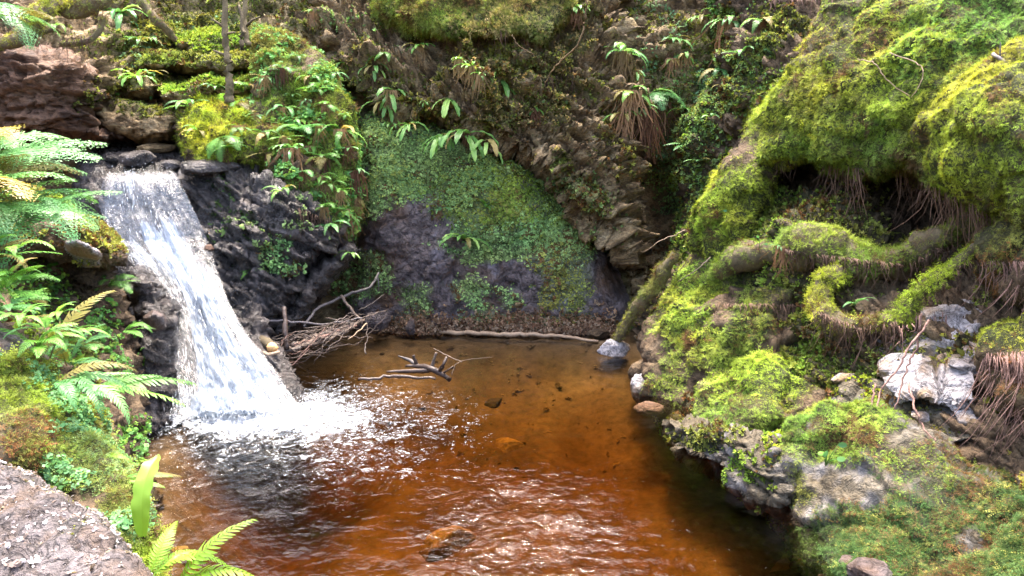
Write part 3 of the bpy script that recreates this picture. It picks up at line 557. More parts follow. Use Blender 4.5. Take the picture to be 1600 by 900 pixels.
# fallen mossy trunks and roots on the right bank
def mossy_root(label, pts, rad, regions, name='mossy_root', dens=4063, size=0.025, seed=0, cat='root', tuft='feather', n=60):
    P = at(*np.array(pts, float).T); C = spline(P, n); rr = np.interp(np.linspace(0, 1, n), np.linspace(0, 1, len(rad)), rad); K = 12
    C = C + .5 * rr[:, None] * np.stack([fbm(C, 4, 3, seed + q) for q in range(3)], 1)
    T = np.gradient(C, axis=0); T /= np.linalg.norm(T, axis=1, keepdims=True); A = np.cross(T, [.1, .2, 1.]); A /= np.linalg.norm(A, axis=1, keepdims=True); B = np.cross(T, A)
    th = np.linspace(0, 2 * np.pi, K, endpoint=False); nr = A[:, None] * np.cos(th)[None, :, None] + B[:, None] * np.sin(th)[None, :, None]
    V = (C[:, None] + nr * rr[:, None, None]).reshape(-1, 3); nr = nr.reshape(-1, 3); V = V + nr * (np.repeat(rr, K) * (.55 * fbm(V, 4, 3, seed + 8) + .3 * fbm(V, 11, 2, seed + 9)))[:, None]
    i = np.arange(n - 1)[:, None] * K; k = np.arange(K)[None]; k2 = (k + 1) % K
    F = np.stack([i + k, i + k2, i + K + k2, i + K + k], -1).reshape(-1, 4)
    t = empty(name, tuple(C[0])); tag(t, label, cat)
    px, py = to_px(V); mask = ss(-.75, .1, nr[:, 2]) * (.5 + .5 * ss(-.4, .3, fbm(V, 6, 3, seed)))
    o = link('wood', mesh_np('wood', V - C[0], F, M['bark'], True, {'moss': mask}), t)
    S = dict(v=V, f=F, n=nr, px=px, py=py, mask=mask, seed=seed); BV.append((V, F))
    m = cover(S, regions, dens, size, tuft, 'moss', None, t)
    if m: m.location = -Vector(C[0])
    return t
mossy_root('thick moss-covered trunk lying across the right bank under the cave', [(1110, 440, 6.0), (1170, 400, 5.68), (1240, 382, 5.38), (1330, 398, 5.08), (1410, 406, 4.92), (1470, 378, 4.85), (1520, 350, 4.85)], [.06, .11, .14, .13, .12, .10, .07],
           [(1330, 390, 300, 100, 1, 'green'), (1480, 360, 80, 50, 1, 'olive')], name='fallen_tree', cat='fallen tree', seed=91)
mossy_root('curving mossy root looping beneath the lying trunk', [(1320, 425, 5.1), (1285, 455, 4.95), (1290, 490, 4.8), (1340, 508, 4.65), (1400, 500, 4.5), (1440, 455, 4.45), (1500, 410, 4.4), (1545, 368, 4.35)], [.07, .075, .075, .06, .05, .045, .035, .02],
           [(1400, 460, 300, 200, 1, 'lime'), (1340, 500, 60, 30, 1, 'olive')], seed=92)
mossy_root('thin mossy root creeping from the cleft down to the pool', [(1055, 395, 6.3), (1020, 450, 6.4), (985, 500, 6.5), (960, 540, 6.6)], [.05, .05, .04, .03], [(1000, 450, 100, 100, .8, 'olive')], seed=94)
mossy_root('mossy root arching over the red-brown outcrop', [(-40, 70, 6.2), (20, 62, 6.2), (70, 20, 6.3), (100, 5, 6.4), (150, 15, 6.5)], [.06, .07, .07, .06, .05], [(60, 30, 200, 100, 1, 'gold')], seed=95)
mossy_root('thin pale mossy branch running level below the arching root', [(-20, 66, 6.3), (40, 62, 6.35), (80, 48, 6.45), (100, 52, 6.5)], [.02, .022, .02, .012], [(60, 60, 200, 60, .8, 'olive')], seed=96, size=.014)
mossy_root('bent bare-ended root dangling over the outcrop', [(160, 30, 6.6), (150, 50, 6.55), (128, 66, 6.5), (95, 70, 6.5)], [.025, .025, .022, .014], [(130, 50, 100, 60, .7, 'olive')], seed=97, size=.014)
mossy_root('straight moss-clad root sloping down to the slate ledges', [(190, -30, 7.3), (225, 10, 7.2), (250, 38, 7.2), (275, 62, 7.3)], [.045, .045, .045, .03], [(230, 20, 100, 80, 1, 'green')], seed=98, size=.018)
mossy_root('thick mossy log hanging over the top edge beside the rosette fern', [(60, 14, 6.5), (110, 18, 6.45), (150, 5, 6.5), (175, -20, 6.6)], [.05, .06, .05, .04], [(110, 10, 140, 60, 1, 'olive')], name='mossy_log', cat='log', seed=99)

# ---------------------------------------------------------------- left bank
sheet('left_bank', 'bank', [(-500, 300), (40, 330), (150, 400), (195, 470), (215, 540), (225, 640), (235, 720), (250, 800), (260, 1250), (-500, 1250)],
      [(0, 340, 4.3), (150, 420, 4.75), (100, 440, 4.75), (205, 560, 4.8), (225, 700, 4.35), (120, 560, 4.2), (80, 600, 3.5), (240, 800, 3.6), (180, 760, 3.2), (100, 760, 2.7), (0, 520, 3.4), (-200, 500, 3.2), (240, 1000, 2.6), (0, 1000, 1.9), (-400, 900, 2.0)],
      res=3.6, edge=26, back=.5, kind='craggy', amp=.07, seed=101, dens=2515, size=0.025, gate=.1, gf=4, regions=[(150, 560, 50, 60, .5, 'olive'), (80, 500, 70, 100, .5, 'green'), (210, 650, 40, 60, .3, 'dark'), (190, 790, 60, 80, .8, 'green')],
      mosslabel='patchy green moss on the dark earth of the left bank')
boulder('overhanging ledge with yellow moss left of the fall', 'bank', [(-60, 305), (60, 300), (110, 320), (150, 355), (188, 392), (196, 412), (150, 420), (120, 410), (60, 400), (-60, 410)],
        [(0, 330, 4.2), (100, 330, 4.4), (180, 395, 4.55), (100, 390, 4.25), (0, 390, 4.05)], 'lledge', name='mossy_ledge', cat='ledge', res=2.8, edge=24, back=.6, kind='craggy', amp=.045, seed=104, dens=5031, size=0.022, gate=-.25, upness=.35,
        regions=[(110, 325, 90, 35, 1.2, 'lime'), (160, 375, 50, 30, 1.0, 'olive'), (40, 340, 90, 60, .8, 'olive'), (100, 380, 90, 40, .5, 'brown')])
boulder('pale lichened stone set in the overhanging left ledge', 'pale', [(98, 388), (115, 380), (140, 388), (158, 402), (156, 416), (128, 414), (102, 404)], [(125, 398, 4.1), (150, 405, 4.15), (105, 395, 4.1)], 'lstone', cat='stone', name='stone',
        res=2., edge=12, back=.12, kind='craggy', amp=.02, seed=106, regions=[(120, 412, 30, 8, .4, 'olive')], dens=1935, size=0.017)
boulder('dark wet boulder guarding the left foot of the fall', 'wet', [(198, 425), (225, 418), (252, 436), (268, 480), (270, 540), (280, 610), (278, 670), (230, 700), (195, 690), (190, 600), (200, 520)],
        [(220, 440, 5.2), (258, 500, 5.1), (268, 620, 4.9), (220, 660, 4.75), (215, 540, 4.95)], 'lwet', name='wet_boulder', res=2.8, edge=26, back=.6, kind='craggy', amp=.06, seed=108, dens=1935, size=0.020, gate=.3, regions=[(215, 560, 40, 60, .5, 'olive')])
boulder('small round wet stone perched on the dark boulder left of the fall', 'face', [(228, 495), (240, 486), (254, 494), (256, 512), (240, 518), (228, 510)], [(240, 500, 4.75), (250, 505, 4.77), (232, 505, 4.77)], 'lround', name='stone', cat='stone', res=1.6, edge=12, back=.12, kind='smooth', amp=.01, seed=109)
# mossy shoulder and gritty stone slab in the near left corner
boulder('near mossy shoulder covered in moss and small round leaves', 'bank', [(-300, 570), (0, 556), (60, 575), (110, 610), (150, 650), (165, 700), (195, 740), (215, 800), (240, 860), (262, 1000), (262, 1200), (100, 1200), (90, 780), (60, 740), (-300, 740)],
        [(0, 580, 2.9), (60, 600, 2.95), (130, 660, 2.85), (0, 700, 2.5), (100, 740, 2.5), (180, 760, 2.5), (220, 850, 2.25), (245, 950, 2.0), (150, 900, 2.0), (-250, 650, 2.5), (200, 1150, 1.5)], 'lshoulder', name='mossy_shoulder', cat='bank',
        res=2.8, edge=30, back=.5, kind='mound', amp=.06, seed=111, dens=9193, size=0.018, tuft='feather', gate=-.7, gf=5,
        regions=[(90, 650, 170, 130, .8, 'olive'), (20, 620, 70, 60, 1.2, 'gold'), (100, 640, 70, 60, .9, 'lime'), (140, 720, 60, 60, .7, 'blue'), (200, 800, 50, 70, .8, 'olive'), (230, 870, 40, 60, .8, 'lime'), (100, 730, 60, 40, .6, 'green'), (40, 700, 60, 30, .6, 'rust')])
S_ = SHEETS['lshoulder']; wl = weights(S_['px'], S_['py'], [(140, 700, 75, 70, 1), (120, 640, 60, 50, .7), (180, 790, 50, 60, .8), (20, 590, 60, 40, .4)]).max(0) * ss(-.2, .3, fbm(S_['v'], 7, 3, 5))
p_, n_, px_, py_ = sample(S_, 2600, wl)
tn = np.array([(.13, .30, .12), (.20, .38, .17), (.09, .22, .06)])[rng.integers(0, 3, len(p_))] * rng.uniform(.7, 1.3, (len(p_), 1))
lf = scatter('round_leaf_creeper', p_ + n_ * .01, n_ * .6 + np.array([0, -.2, .7]) + rng.normal(size=n_.shape) * .25, .017 * np.exp(rng.normal(size=len(p_)) * .25), tn, 'leaflet', None, 1.0, 'creeper of tiny round grey-green leaves on the near mossy shoulder', 'creeper')
boulder('gritty pink-grey stone slab in the near left corner', 'slab', [(-400, 700), (0, 722), (50, 735), (95, 770), (130, 800), (160, 822), (195, 860), (235, 905), (262, 1250), (-400, 1250)],
        [(a, b, float(on_plane(np.array(a), np.array(b), .93)[1])) for a, b in ((-300, 730), (0, 730), (60, 760), (120, 820), (200, 880), (0, 850), (-300, 900), (100, 1000), (240, 1100), (-300, 1200))], 'slab', name='stone_slab', cat='stone',
        res=2.6, edge=16, back=.22, kind='craggy', amp=.022, seed=115, dens=2418, size=0.009, gate=.35, regions=[(120, 800, 60, 50, .5, 'olive'), (60, 760, 60, 30, .4, 'olive')])
SL = SHEETS['slab']; p_, n_, px_, py_ = sample(SL, 2600)
k_ = (px_ > -60) & (py_ < 960); p_, n_ = p_[k_], n_[k_]
gv = np.array([(.30, .26, .27), (.42, .39, .41), (.52, .49, .50), (.22, .17, .15)])[rng.integers(0, 4, len(p_))] * rng.uniform(.8, 1.2, (len(p_), 1))
scatter('grit', p_, n_ + rng.normal(size=n_.shape) * .2, .009 * np.exp(rng.normal(size=len(p_)) * .45), gv, 'leaflet', None, 1.0, 'loose grit and flat chips scattered on the stone slab', 'grit')
boulder('chipped grey stone with dry chips behind the slab at the left edge', 'slab', [(-80, 500), (-5, 500), (20, 520), (60, 545), (80, 562), (20, 575), (-80, 575)], [(-40, 530, 2.95), (30, 545, 3.0), (60, 560, 3.0), (0, 520, 3.05)], 'lchip', name='stone', cat='stone',
        res=2.6, edge=14, back=.2, kind='blocky', amp=.02, seed=117, regions=[(10, 570, 60, 12, .5, 'lime')], dens=4837, size=0.014)

# ---------------------------------------------------------------- free-standing stones (closed, irregular solids)
def ico(sub):
    me = bpy.data.meshes.new('t'); import bmesh
    b = bmesh.new(); bmesh.ops.create_icosphere(b, subdivisions=sub, radius=1); b.to_mesh(me); b.free()
    v = np.array([q.co[:] for q in me.vertices]); f = np.array([list(q.vertices) for q in me.polygons]); bpy.data.meshes.remove(me); return v, f
ICO4, ICO3 = ico(4), ico(3)
def stone(label, px, py, Y, size, mat, seed, rot=0, group=None, name='rock', cat='rock', fine=True, plane=None, tilt=0, cut=.55):
    v, f = ICO4 if fine else ICO3; r_ = np.random.default_rng(seed); v = v.copy()
    for k in range(9):        # flat broken faces
        d = r_.normal(size=3); d /= np.linalg.norm(d); h = r_.uniform(cut, .95); q = v @ d; v = v - np.outer(np.maximum(q - h, 0) * .92, d)
    v = v * (1 + .10 * fbm(v, 2.2, 4, seed))[:, None]; v = v + .05 * fbm(v, 8, 3, seed + 4)[:, None] * v
    v = v * np.array(size); e = Euler((tilt, tilt * .6, rot)).to_matrix(); v = v @ np.array(e).T
    p = at(px, py, Y) if plane is None else on_plane(px, py, plane)
    o = link(name, mesh_np(name, v, f, M[mat], True)); o.location = Vector(p); tag(o, label, cat, group)
    return o
boulder('big pale cracked outcrop breaking through the moss of the right bank', 'pale', [(1372, 520), (1400, 486), (1450, 480), (1500, 470), (1542, 474), (1546, 530), (1528, 575), (1536, 630), (1500, 648), (1440, 628), (1400, 640), (1386, 600), (1362, 590)],
        [(1385, 540, 4.45), (1450, 490, 4.5), (1530, 480, 4.35), (1450, 560, 4.2), (1530, 560, 4.0), (1400, 625, 4.05), (1520, 635, 3.75), (1460, 620, 3.9)], 'outcrop', name='outcrop', cat='outcrop',
        res=2.3, edge=16, back=.35, kind='slabs', amp=.075, seed=82, dens=3900, size=0.014, gate=.3, gf=6, regions=[(1440, 540, 120, 90, .45, 'olive'), (1400, 600, 60, 40, .4, 'brown')])
boulder('rubble slope of pale chips and earth between the outcrop and the sloping boulder', 'mossrock', [(1290, 590), (1330, 575), (1390, 585), (1450, 620), (1540, 640), (1530, 700), (1470, 710), (1400, 690), (1340, 660), (1290, 640)],
        [(1310, 600, 4.5), (1390, 610, 4.2), (1500, 660, 3.8), (1400, 670, 3.95), (1330, 640, 4.25)], 'rubble', name='rubble_slope', cat='slope',
        res=2.6, edge=20, back=.3, kind='blocky', amp=.04, seed=83, dens=4500, size=0.016, gate=.1, gf=6, regions=[(1330, 610, 60, 40, .8, 'lime'), (1440, 670, 80, 40, .6, 'olive'), (1400, 640, 80, 40, .5, 'brown')])
G1 = 'pale broken rocks on the right bank'
vs_, fs_, o_ = [], [], 0
for v, f in BV[-2:] + BV[-6:-2]: vs_.append(v); fs_.append(f + o_); o_ += len(v)
T2 = BVHTree.FromPolygons(np.vstack(vs_).tolist(), np.vstack(fs_).tolist())
for k, (lb, px, py, sz, rot, tl) in enumerate([
        ('pale angular block at the left shoulder of the broken outcrop', 1402, 514, (.09, .07, .055), .2, .2),
        ('bluish grey block beside the hanging roots', 1510, 572, (.10, .08, .05), .4, .1),
        ('flat whitish slab poking from moss below the outcrop', 1322, 590, (.10, .06, .03), .3, -.1),
        ('pale block wedged in the middle of the rubble slope', 1405, 603, (.10, .07, .05), -.4, .3),
        ('pale thin slab lying on the rubble slope', 1345, 634, (.11, .06, .025), .35, -.2),
        ('cream block with brown side at the foot of the rubble slope', 1440, 652, (.09, .07, .05), .7, .3),
        ('small pale wedge in the moss at the foot of the slope', 1368, 658, (.06, .05, .03), .9, .2),
        ('ochre block in the shadow below the hanging roots', 1515, 655, (.11, .08, .06), .4, .3),
        ('pale stone on the crest of the sloping boulder', 1420, 690, (.06, .05, .03), .1, .2)]):
    h_ = T2.ray_cast(Vector((0, 0, CAMZ)), Vector(ray(px, py)).normalized())[0]
    stone(lb, px, py, h_.y + sz[1] * .45 if h_ else 4., sz, 'pale', 200 + k, rot, G1, tilt=tl)
G2 = 'stones at the pool margin'
for k, (lb, px, py, Y, sz, mt, rot) in enumerate([
        ('blue-grey wet stone at the far right corner of the pool', 958, 545, 6.55, (.15, .12, .10), 'pale', .2),
        ('tan angular stone above the wet corner stone', 1000, 580, 6.0, (.13, .10, .11), 'bank', .5),
        ('pale pointed stone standing at the right water edge', 1003, 605, 5.75, (.11, .09, .13), 'pale', 1.1),
        ('brown round stone behind the pale pointed stone', 1045, 600, 5.6, (.12, .10, .11), 'bank', .1),
        ('rusty flat stone below the pale pointed stone', 1018, 637, 5.3, (.13, .10, .05), 'red', .4),
        ('pinkish pebbly stone at the edge of the pale boulder', 1080, 690, 4.75, (.10, .08, .06), 'slab', .7),
        ('grey stone breaking the surface near the bottom edge', 1358, 893, 3.0, (.10, .08, .045), 'face', .3),
        ('grey flat stone beside the one breaking the surface', 1330, 880, 3.12, (.06, .05, .03), 'face', .8),
        ('dark knob of rock poking through the litter at the far shore', 642, 510, 7.0, (.05, .06, .09), 'face', .3),
        ('dark triangular rock at the far shore behind the branch end', 590, 500, 7.05, (.16, .10, .13), 'face', .9),
        ('rounded brown stone at the end of the pale shore branch', 935, 522, 7.0, (.12, .08, .06), 'bank', .4),
        ]):
    stone(lb, px, py, Y, sz, mt, 240 + k, rot, G2)
G3 = 'wet rocks at the crest of the fall'
for k, (lb, px, py, Y, sz, mt, rot) in enumerate([
        ('humped wet rock splitting the stream at the crest', 215, 248, 6.95, (.16, .14, .085), 'wet', .1),
        ('low wet rock at the left of the crest', 182, 246, 7.15, (.12, .10, .06), 'wet', .6),
        ('flat brown rock behind the crest', 245, 232, 7.3, (.18, .12, .05), 'brown', .2),
        ('small wedge of rock right of the humped crest rock', 268, 258, 6.85, (.09, .08, .05), 'wet', .9),
        ('long wet slab sloping right from the crest', 320, 262, 6.6, (.28, .16, .07), 'wet', .25),
        ('reddish stone showing through the thin right-hand water', 327, 388, 6.05, (.04, .04, .035), 'red', .3)]):
    stone(lb, px, py, Y, sz, mt, 270 + k, rot, G3)
# ---------------------------------------------------------------- pool bed, pool water, foam
SHORE = np.array([on_plane(a, b)[:2] for a, b in [(420, 560), (470, 530), (600, 515), (760, 522), (930, 532), (960, 560), (1000, 610), (1040, 655), (1150, 730), (1240, 810), (1300, 860), (1400, 940), (1420, 1300), (180, 1400), (215, 830), (225, 720), (275, 655), (300, 600), (380, 590)]])
def bed_z(x, y):
    d = sdf(np.stack([x, y], 1), SHORE); p = np.stack([x, y, x * 0], 1)
    z = -.10 - .43 * ss(.1, .5, x) * ss(6.9, 6.2, y) - (.48 - .43 * ss(.1, .5, x) * ss(6.9, 6.2, y)) * ss(0, 1.0 - .6 * ss(0, .8, x), d) - .25 * ss(-.9, -1.6, x) * ss(0, .5, d) * ss(5.6, 4.8, y) - .22 * ss(.15, .9, d) * ss(.2, 1.2, x) * ss(6.6, 5.6, y)
    z = np.where(d < 0, -.08 - .45 * ss(0, .5, x) * ss(6.9, 6.2, y), z)
    far = ss(5.2, 6.6, y); z = z * (1 - .66 * far)
    z += .05 * fbm(p, 1.6, 3, 7) + .018 * fbm(p, 6, 3, 8)
    z = z * 1.0
    return np.minimum(z, np.where(d > .12, -.05, 1))
gx, gy = np.meshgrid(np.arange(-3.6, 3.0, .035), np.arange(.2, 8.3, .035)); x, y = gx.ravel(), gy.ravel(); H, W_ = gx.shape
idx = np.arange(H * W_).reshape(H, W_); Fq = np.stack([idx[:-1, :-1], idx[:-1, 1:], idx[1:, 1:], idx[1:, :-1]], -1).reshape(-1, 4)
bv = np.stack([x, y, bed_z(x, y)], 1)
bo = link('pool_bed', mesh_np('pool_bed', bv, Fq, M['bed'])); bo['kind'] = 'structure'
# gravel on the bed
npb = 350; bx, by = rng.uniform(-2.6, 1.0, npb), 5.3 + 2. * rng.random(npb) ** .7; bz = bed_z(bx, by)
pc = np.array([(.16, .11, .05), (.26, .18, .09), (.36, .27, .15), (.08, .055, .03), (.40, .30, .17)])[rng.integers(0, 5, npb)] * .6 * rng.uniform(.7, 1.2, (npb, 1))
scatter('gravel', np.stack([bx, by, bz], 1), np.tile([0, 0, 1.], (npb, 1)) + rng.normal(size=(npb, 3)) * .2, .02 * np.exp(rng.normal(size=npb) * .5), pc, 'leaflet', None, .8, 'ochre gravel lying on the pool bed', 'gravel')
G4 = 'stones under the pool surface'
for k, (lb, px, py, dz, sz, mt, rot) in enumerate([
        ('large ochre slab under water near the bottom edge', 712, 860, -.4, (.25, .15, .16), 'bedstone', .5),
        ('submerged yellowish slab below the sun glitter', 800, 700, -.5, (.26, .16, .07), 'bedstone', .4),
        ('submerged layered ochre rock under the sloping boulder', 1240, 885, -.36, (.24, .14, .05), 'bedstone', .3),
        ('dark submerged rock in the middle of the pool', 770, 632, -.33, (.16, .10, .06), 'darkstone', .1),
        ('ochre submerged stone beside the near fern frond', 275, 868, -.16, (.12, .09, .05), 'bedstone', .3),
        ('small ochre stone lying in the shallows at the bottom right', 1310, 890, -.09, (.08, .06, .04), 'bedstone', .2),
        ('submerged brown boulder by the brushwood', 425, 600, -.1, (.13, .11, .08), 'bedstone', .2)]):
    zb = dz
    for _ in range(4): q_ = on_plane(px, py, zb); zb = float(bed_z(np.array([q_[0]]), np.array([q_[1]]))[0])
    stone(lb, px, py, 0, sz, mt, 300 + k, rot, G4, name='submerged_rock', plane=zb - sz[2] * .2, fine=True, cut=.4)

# water surface: real ripples, stronger near the plunge and in the lower left
gx, gy = np.meshgrid(np.arange(-3.4, 2.7, .018), np.arange(1.6, 8.0, .018)); x, y = gx.ravel(), gy.ravel(); H, W_ = gx.shape
PL = np.array([-1.78, 5.02]); rd = np.hypot(x - PL[0], y - PL[1]); p3 = np.stack([x, y, x * 0], 1)
wob = .35 * fbm(p3, 1.3, 3, 21)
stir = np.clip(.34 + .9 * np.exp(-(rd / 1.1) ** 2) + .34 * ss(-.2, -1.6, x + .3) * ss(6.2, 4.8, y) + 1.3 * ss(4.6, 3.5, y) * ss(.75, .1, np.abs(x - .05)), 0, 1.5)
z = .004 * np.sin(rd * 2 * np.pi / .24 + 14 * wob) * np.exp(-rd * .35) + .010 * fbm(p3 * np.array([1, 1.25, 1]), 4.0, 4, 22, .55) + .006 * (np.abs(fbm(p3 * np.array([1, 1.2, 1]), 7, 3, 24, .5)) - .3)
z = z * stir + .03 * np.exp(-(rd / .42) ** 2) * np.abs(fbm(p3, 7, 3, 23)) * 2
# foam cover on the surface
pxw, pyw = to_px(np.stack([x, y, x * 0], 1))
fo = np.max([st_ * 1.1 * np.exp(-.6 * (((pxw - cx) / rx) ** 2 + ((pyw - cy) / ry) ** 2)) for cx, cy, rx, ry, st_ in [(385, 648, 150, 40, 1.1), (450, 650, 170, 46, .95), (530, 655, 190, 75, .66), (620, 660, 160, 75, .54), (350, 690, 170, 60, .56), (540, 710, 190, 70, .56), (470, 690, 240, 85, .5), (670, 680, 130, 70, .44), (300, 660, 60, 40, .7)]], axis=0)
idx = np.arange(H * W_).reshape(H, W_); Fq = np.stack([idx[:-1, :-1], idx[:-1, 1:], idx[1:, 1:], idx[1:, :-1]], -1).reshape(-1, 4)
m, n, b = newmat('peaty_pool_water'); L = n.links.new
geo = N(n, 'ShaderNodeNewGeometry'); fa = N(n, 'ShaderNodeAttribute', attribute_name='foam'); st = N(n, 'ShaderNodeAttribute', attribute_name='stir')
mp = N(n, 'ShaderNodeMapping'); mp.inputs['Scale'].default_value = (1, 1.25, 1); L(geo.outputs['Position'], mp.inputs[0])
b1 = N(n, 'ShaderNodeTexNoise', i_Scale=13., i_Detail=3., i_Roughness=.5, i_Distortion=.9); L(mp.outputs[0], b1.inputs[0])
bp = N(n, 'ShaderNodeBump', i_Distance=.02); L(math_(n, 'MULTIPLY', st.outputs['Fac'], .65), bp.inputs['Strength']); b2 = N(n, 'ShaderNodeTexNoise', i_Scale=36., i_Detail=2., i_Roughness=.5, i_Distortion=.4); L(mp.outputs[0], b2.inputs[0])
L(math_(n, 'ADD', b1.outputs[0], math_(n, 'MULTIPLY', b2.outputs[0], .3)), bp.inputs['Height'])
tr = N(n, 'ShaderNodeBsdfTransparent'); tr.inputs[0].default_value = (.97, .95, .92, 1)
gl = N(n, 'ShaderNodeBsdfGlossy'); gl.inputs['Roughness'].default_value = .02; L(bp.outputs[0], gl.inputs['Normal'])
fr = N(n, 'ShaderNodeFresnel', i_IOR=1.33); L(bp.outputs[0], fr.inputs['Normal'])
mx = N(n, 'ShaderNodeMixShader'); L(fr.outputs[0], mx.inputs[0]); L(tr.outputs[0], mx.inputs[1]); L(gl.outputs[0], mx.inputs[2])
# lacy foam: streaks and bubbles
f1 = N(n, 'ShaderNodeTexNoise', i_Scale=9., i_Detail=7., i_Roughness=.72, i_Distortion=1.6); L(mp.outputs[0], f1.inputs[0])
f2 = N(n, 'ShaderNodeTexVoronoi', i_Scale=42.); L(mp.outputs[0], f2.inputs[0])
f3 = N(n, 'ShaderNodeTexNoise', i_Scale=60., i_Detail=4., i_Roughness=.7); L(mp.outputs[0], f3.inputs[0])
ff = math_(n, 'ADD', math_(n, 'ADD', math_(n, 'MULTIPLY', f1.outputs[0], .75), math_(n, 'MULTIPLY', f3.outputs[0], .45)), math_(n, 'MULTIPLY', f2.outputs['Distance'], -.12))
fm = math_(n, 'ADD', ff, math_(n, 'MULTIPLY', math_(n, 'SUBTRACT', fa.outputs['Fac'], 1.0), .42))
fmask = ramp(n, fm, [(.38, (0, 0, 0)), (.60, (1, 1, 1))])
fmask = math_(n, 'MULTIPLY', fmask, ramp(n, fa.outputs['Fac'], [(.02, (0, 0, 0)), (.2, (1, 1, 1))]))
b.inputs['Roughness'].default_value = .45; L(ramp(n, ff, [(.40, (.22, .29, .38)), (.52, (.50, .56, .65)), (.66, (.78, .81, .85))]), b.inputs['Base Color'])  # blue-grey low stops paint shadows into the foam colour
bp2 = N(n, 'ShaderNodeBump', i_Strength=1.0, i_Distance=.05); L(ff, bp2.inputs['Height']); L(bp2.outputs[0], b.inputs['Normal'])
mx2 = N(n, 'ShaderNodeMixShader'); L(fmask, mx2.inputs[0]); L(mx.outputs[0], mx2.inputs[1]); L(b.outputs[0], mx2.inputs[2])
L(mx2.outputs[0], n.nodes['Material Output'].inputs['Surface'])
va = N(n, 'ShaderNodeVolumeAbsorption', i_Density=3.1); va.inputs[0].default_value = (.79, .625, .27, 1); L(va.outputs[0], n.nodes['Material Output'].inputs['Volume'])
# the body of water is closed: sides and floor well below the bed
rim = np.concatenate([idx[0, :], idx[1:, -1], idx[-1, -2::-1], idx[-2:0:-1, 0]]); nv = len(x); lowv = np.stack([x[rim], y[rim], np.full(len(rim), -1.3)], 1); k_ = np.arange(len(rim)); k2 = (k_ + 1) % len(rim)
side = np.stack([rim[k_], nv + k_, nv + k2, rim[k2]], 1); n1_ = len(rim)
cor = [nv, nv + W_ - 1, nv + W_ - 1 + H - 1, nv + 2 * (W_ - 1) + H - 1]
Fq = np.vstack([Fq, side, [[cor[0], cor[3], cor[2], cor[1]]]])
pad = lambda a: np.r_[a, np.zeros(n1_)]
wo = link('pool_water', mesh_np('pool_water', np.vstack([np.stack([x, y, z], 1), lowv]), Fq, m, True, {'foam': pad(fo), 'stir': pad(stir)})); wo['kind'] = 'structure'

# ---------------------------------------------------------------- the waterfall: layered sheets of torn water, strands and drops
def fall_pt(s, t):
    "s 0..1 down the fall, t 0..1 across, world points a hand above the rock"
    K = np.array(FALL, float); u = np.linspace(0, 1, len(K)); C = [np.interp(s, u, K[:, k]) for k in range(5)]
    return at(C[0] + (C[2] - C[0]) * t, C[1] + (C[3] - C[1]) * t, C[4])
Ln = 4.0 ; root = empty('waterfall', tuple(fall_pt(np.array([1.]), np.array([.5]))[0])); root['kind'] = 'structure'; tag(root, 'white waterfall sliding down the dark rock into the pool', 'waterfall')
RL = root.location.copy()
def water_mat(name, thick, seed):
    m, n, b = newmat(name); L = n.links.new
    uv = N(n, 'ShaderNodeAttribute', attribute_name='flow'); cv = N(n, 'ShaderNodeAttribute', attribute_name='cover')
    mp = N(n, 'ShaderNodeMapping'); mp.inputs['Scale'].default_value = (19, 3.0, 1); mp.inputs['Location'].default_value = (seed * 3.7, seed * 1.3, seed); L(uv.outputs['Vector'], mp.inputs[0])
    a = N(n, 'ShaderNodeTexNoise', i_Scale=1., i_Detail=6., i_Roughness=.68, i_Distortion=.7); L(mp.outputs[0], a.inputs[0])
    mp2 = N(n, 'ShaderNodeMapping'); mp2.inputs['Scale'].default_value = (90, 16, 1); mp2.inputs['Location'].default_value = (seed, 2, 3); L(uv.outputs['Vector'], mp2.inputs[0])
    c = N(n, 'ShaderNodeTexNoise', i_Scale=1., i_Detail=4., i_Roughness=.7); L(mp2.outputs[0], c.inputs[0])
    mix = math_(n, 'ADD', math_(n, 'MULTIPLY', a.outputs[0], .72), math_(n, 'MULTIPLY', c.outputs[0], .42))
    al = math_(n, 'ADD', mix, math_(n, 'MULTIPLY', math_(n, 'SUBTRACT', cv.outputs['Fac'], 1.0), .5))
    al = ramp(n, al, [(.40 - thick, (0, 0, 0)), (.56 - thick, (1, 1, 1))])
    b.inputs['Roughness'].default_value = .35
    L(ramp(n, mix, [(.45, (.12, .17, .26)), (.57, (.33, .40, .50)), (.70, (.60, .64, .69))]), b.inputs['Base Color'])
    bp = N(n, 'ShaderNodeBump', i_Strength=.9, i_Distance=.03); L(mix, bp.inputs['Height']); L(bp.outputs[0], b.inputs['Normal'])
    tl = N(n, 'ShaderNodeBsdfTranslucent'); tl.inputs[0].default_value = (.85, .9, .97, 1); q = N(n, 'ShaderNodeMixShader'); q.inputs[0].default_value = .35; L(b.outputs[0], q.inputs[1]); L(tl.outputs[0], q.inputs[2])
    tp = N(n, 'ShaderNodeBsdfTransparent'); gl = N(n, 'ShaderNodeBsdfGlossy'); gl.inputs['Roughness'].default_value = .12; L(bp.outputs[0], gl.inputs['Normal'])
    q0 = N(n, 'ShaderNodeMixShader'); q0.inputs[0].default_value = .10; L(tp.outputs[0], q0.inputs[1]); L(gl.outputs[0], q0.inputs[2])
    q2 = N(n, 'ShaderNodeMixShader'); L(al, q2.inputs[0]); L(q0.outputs[0], q2.inputs[1]); L(q.outputs[0], q2.inputs[2])
    L(q2.outputs[0], n.nodes['Material Output'].inputs['Surface']); return m
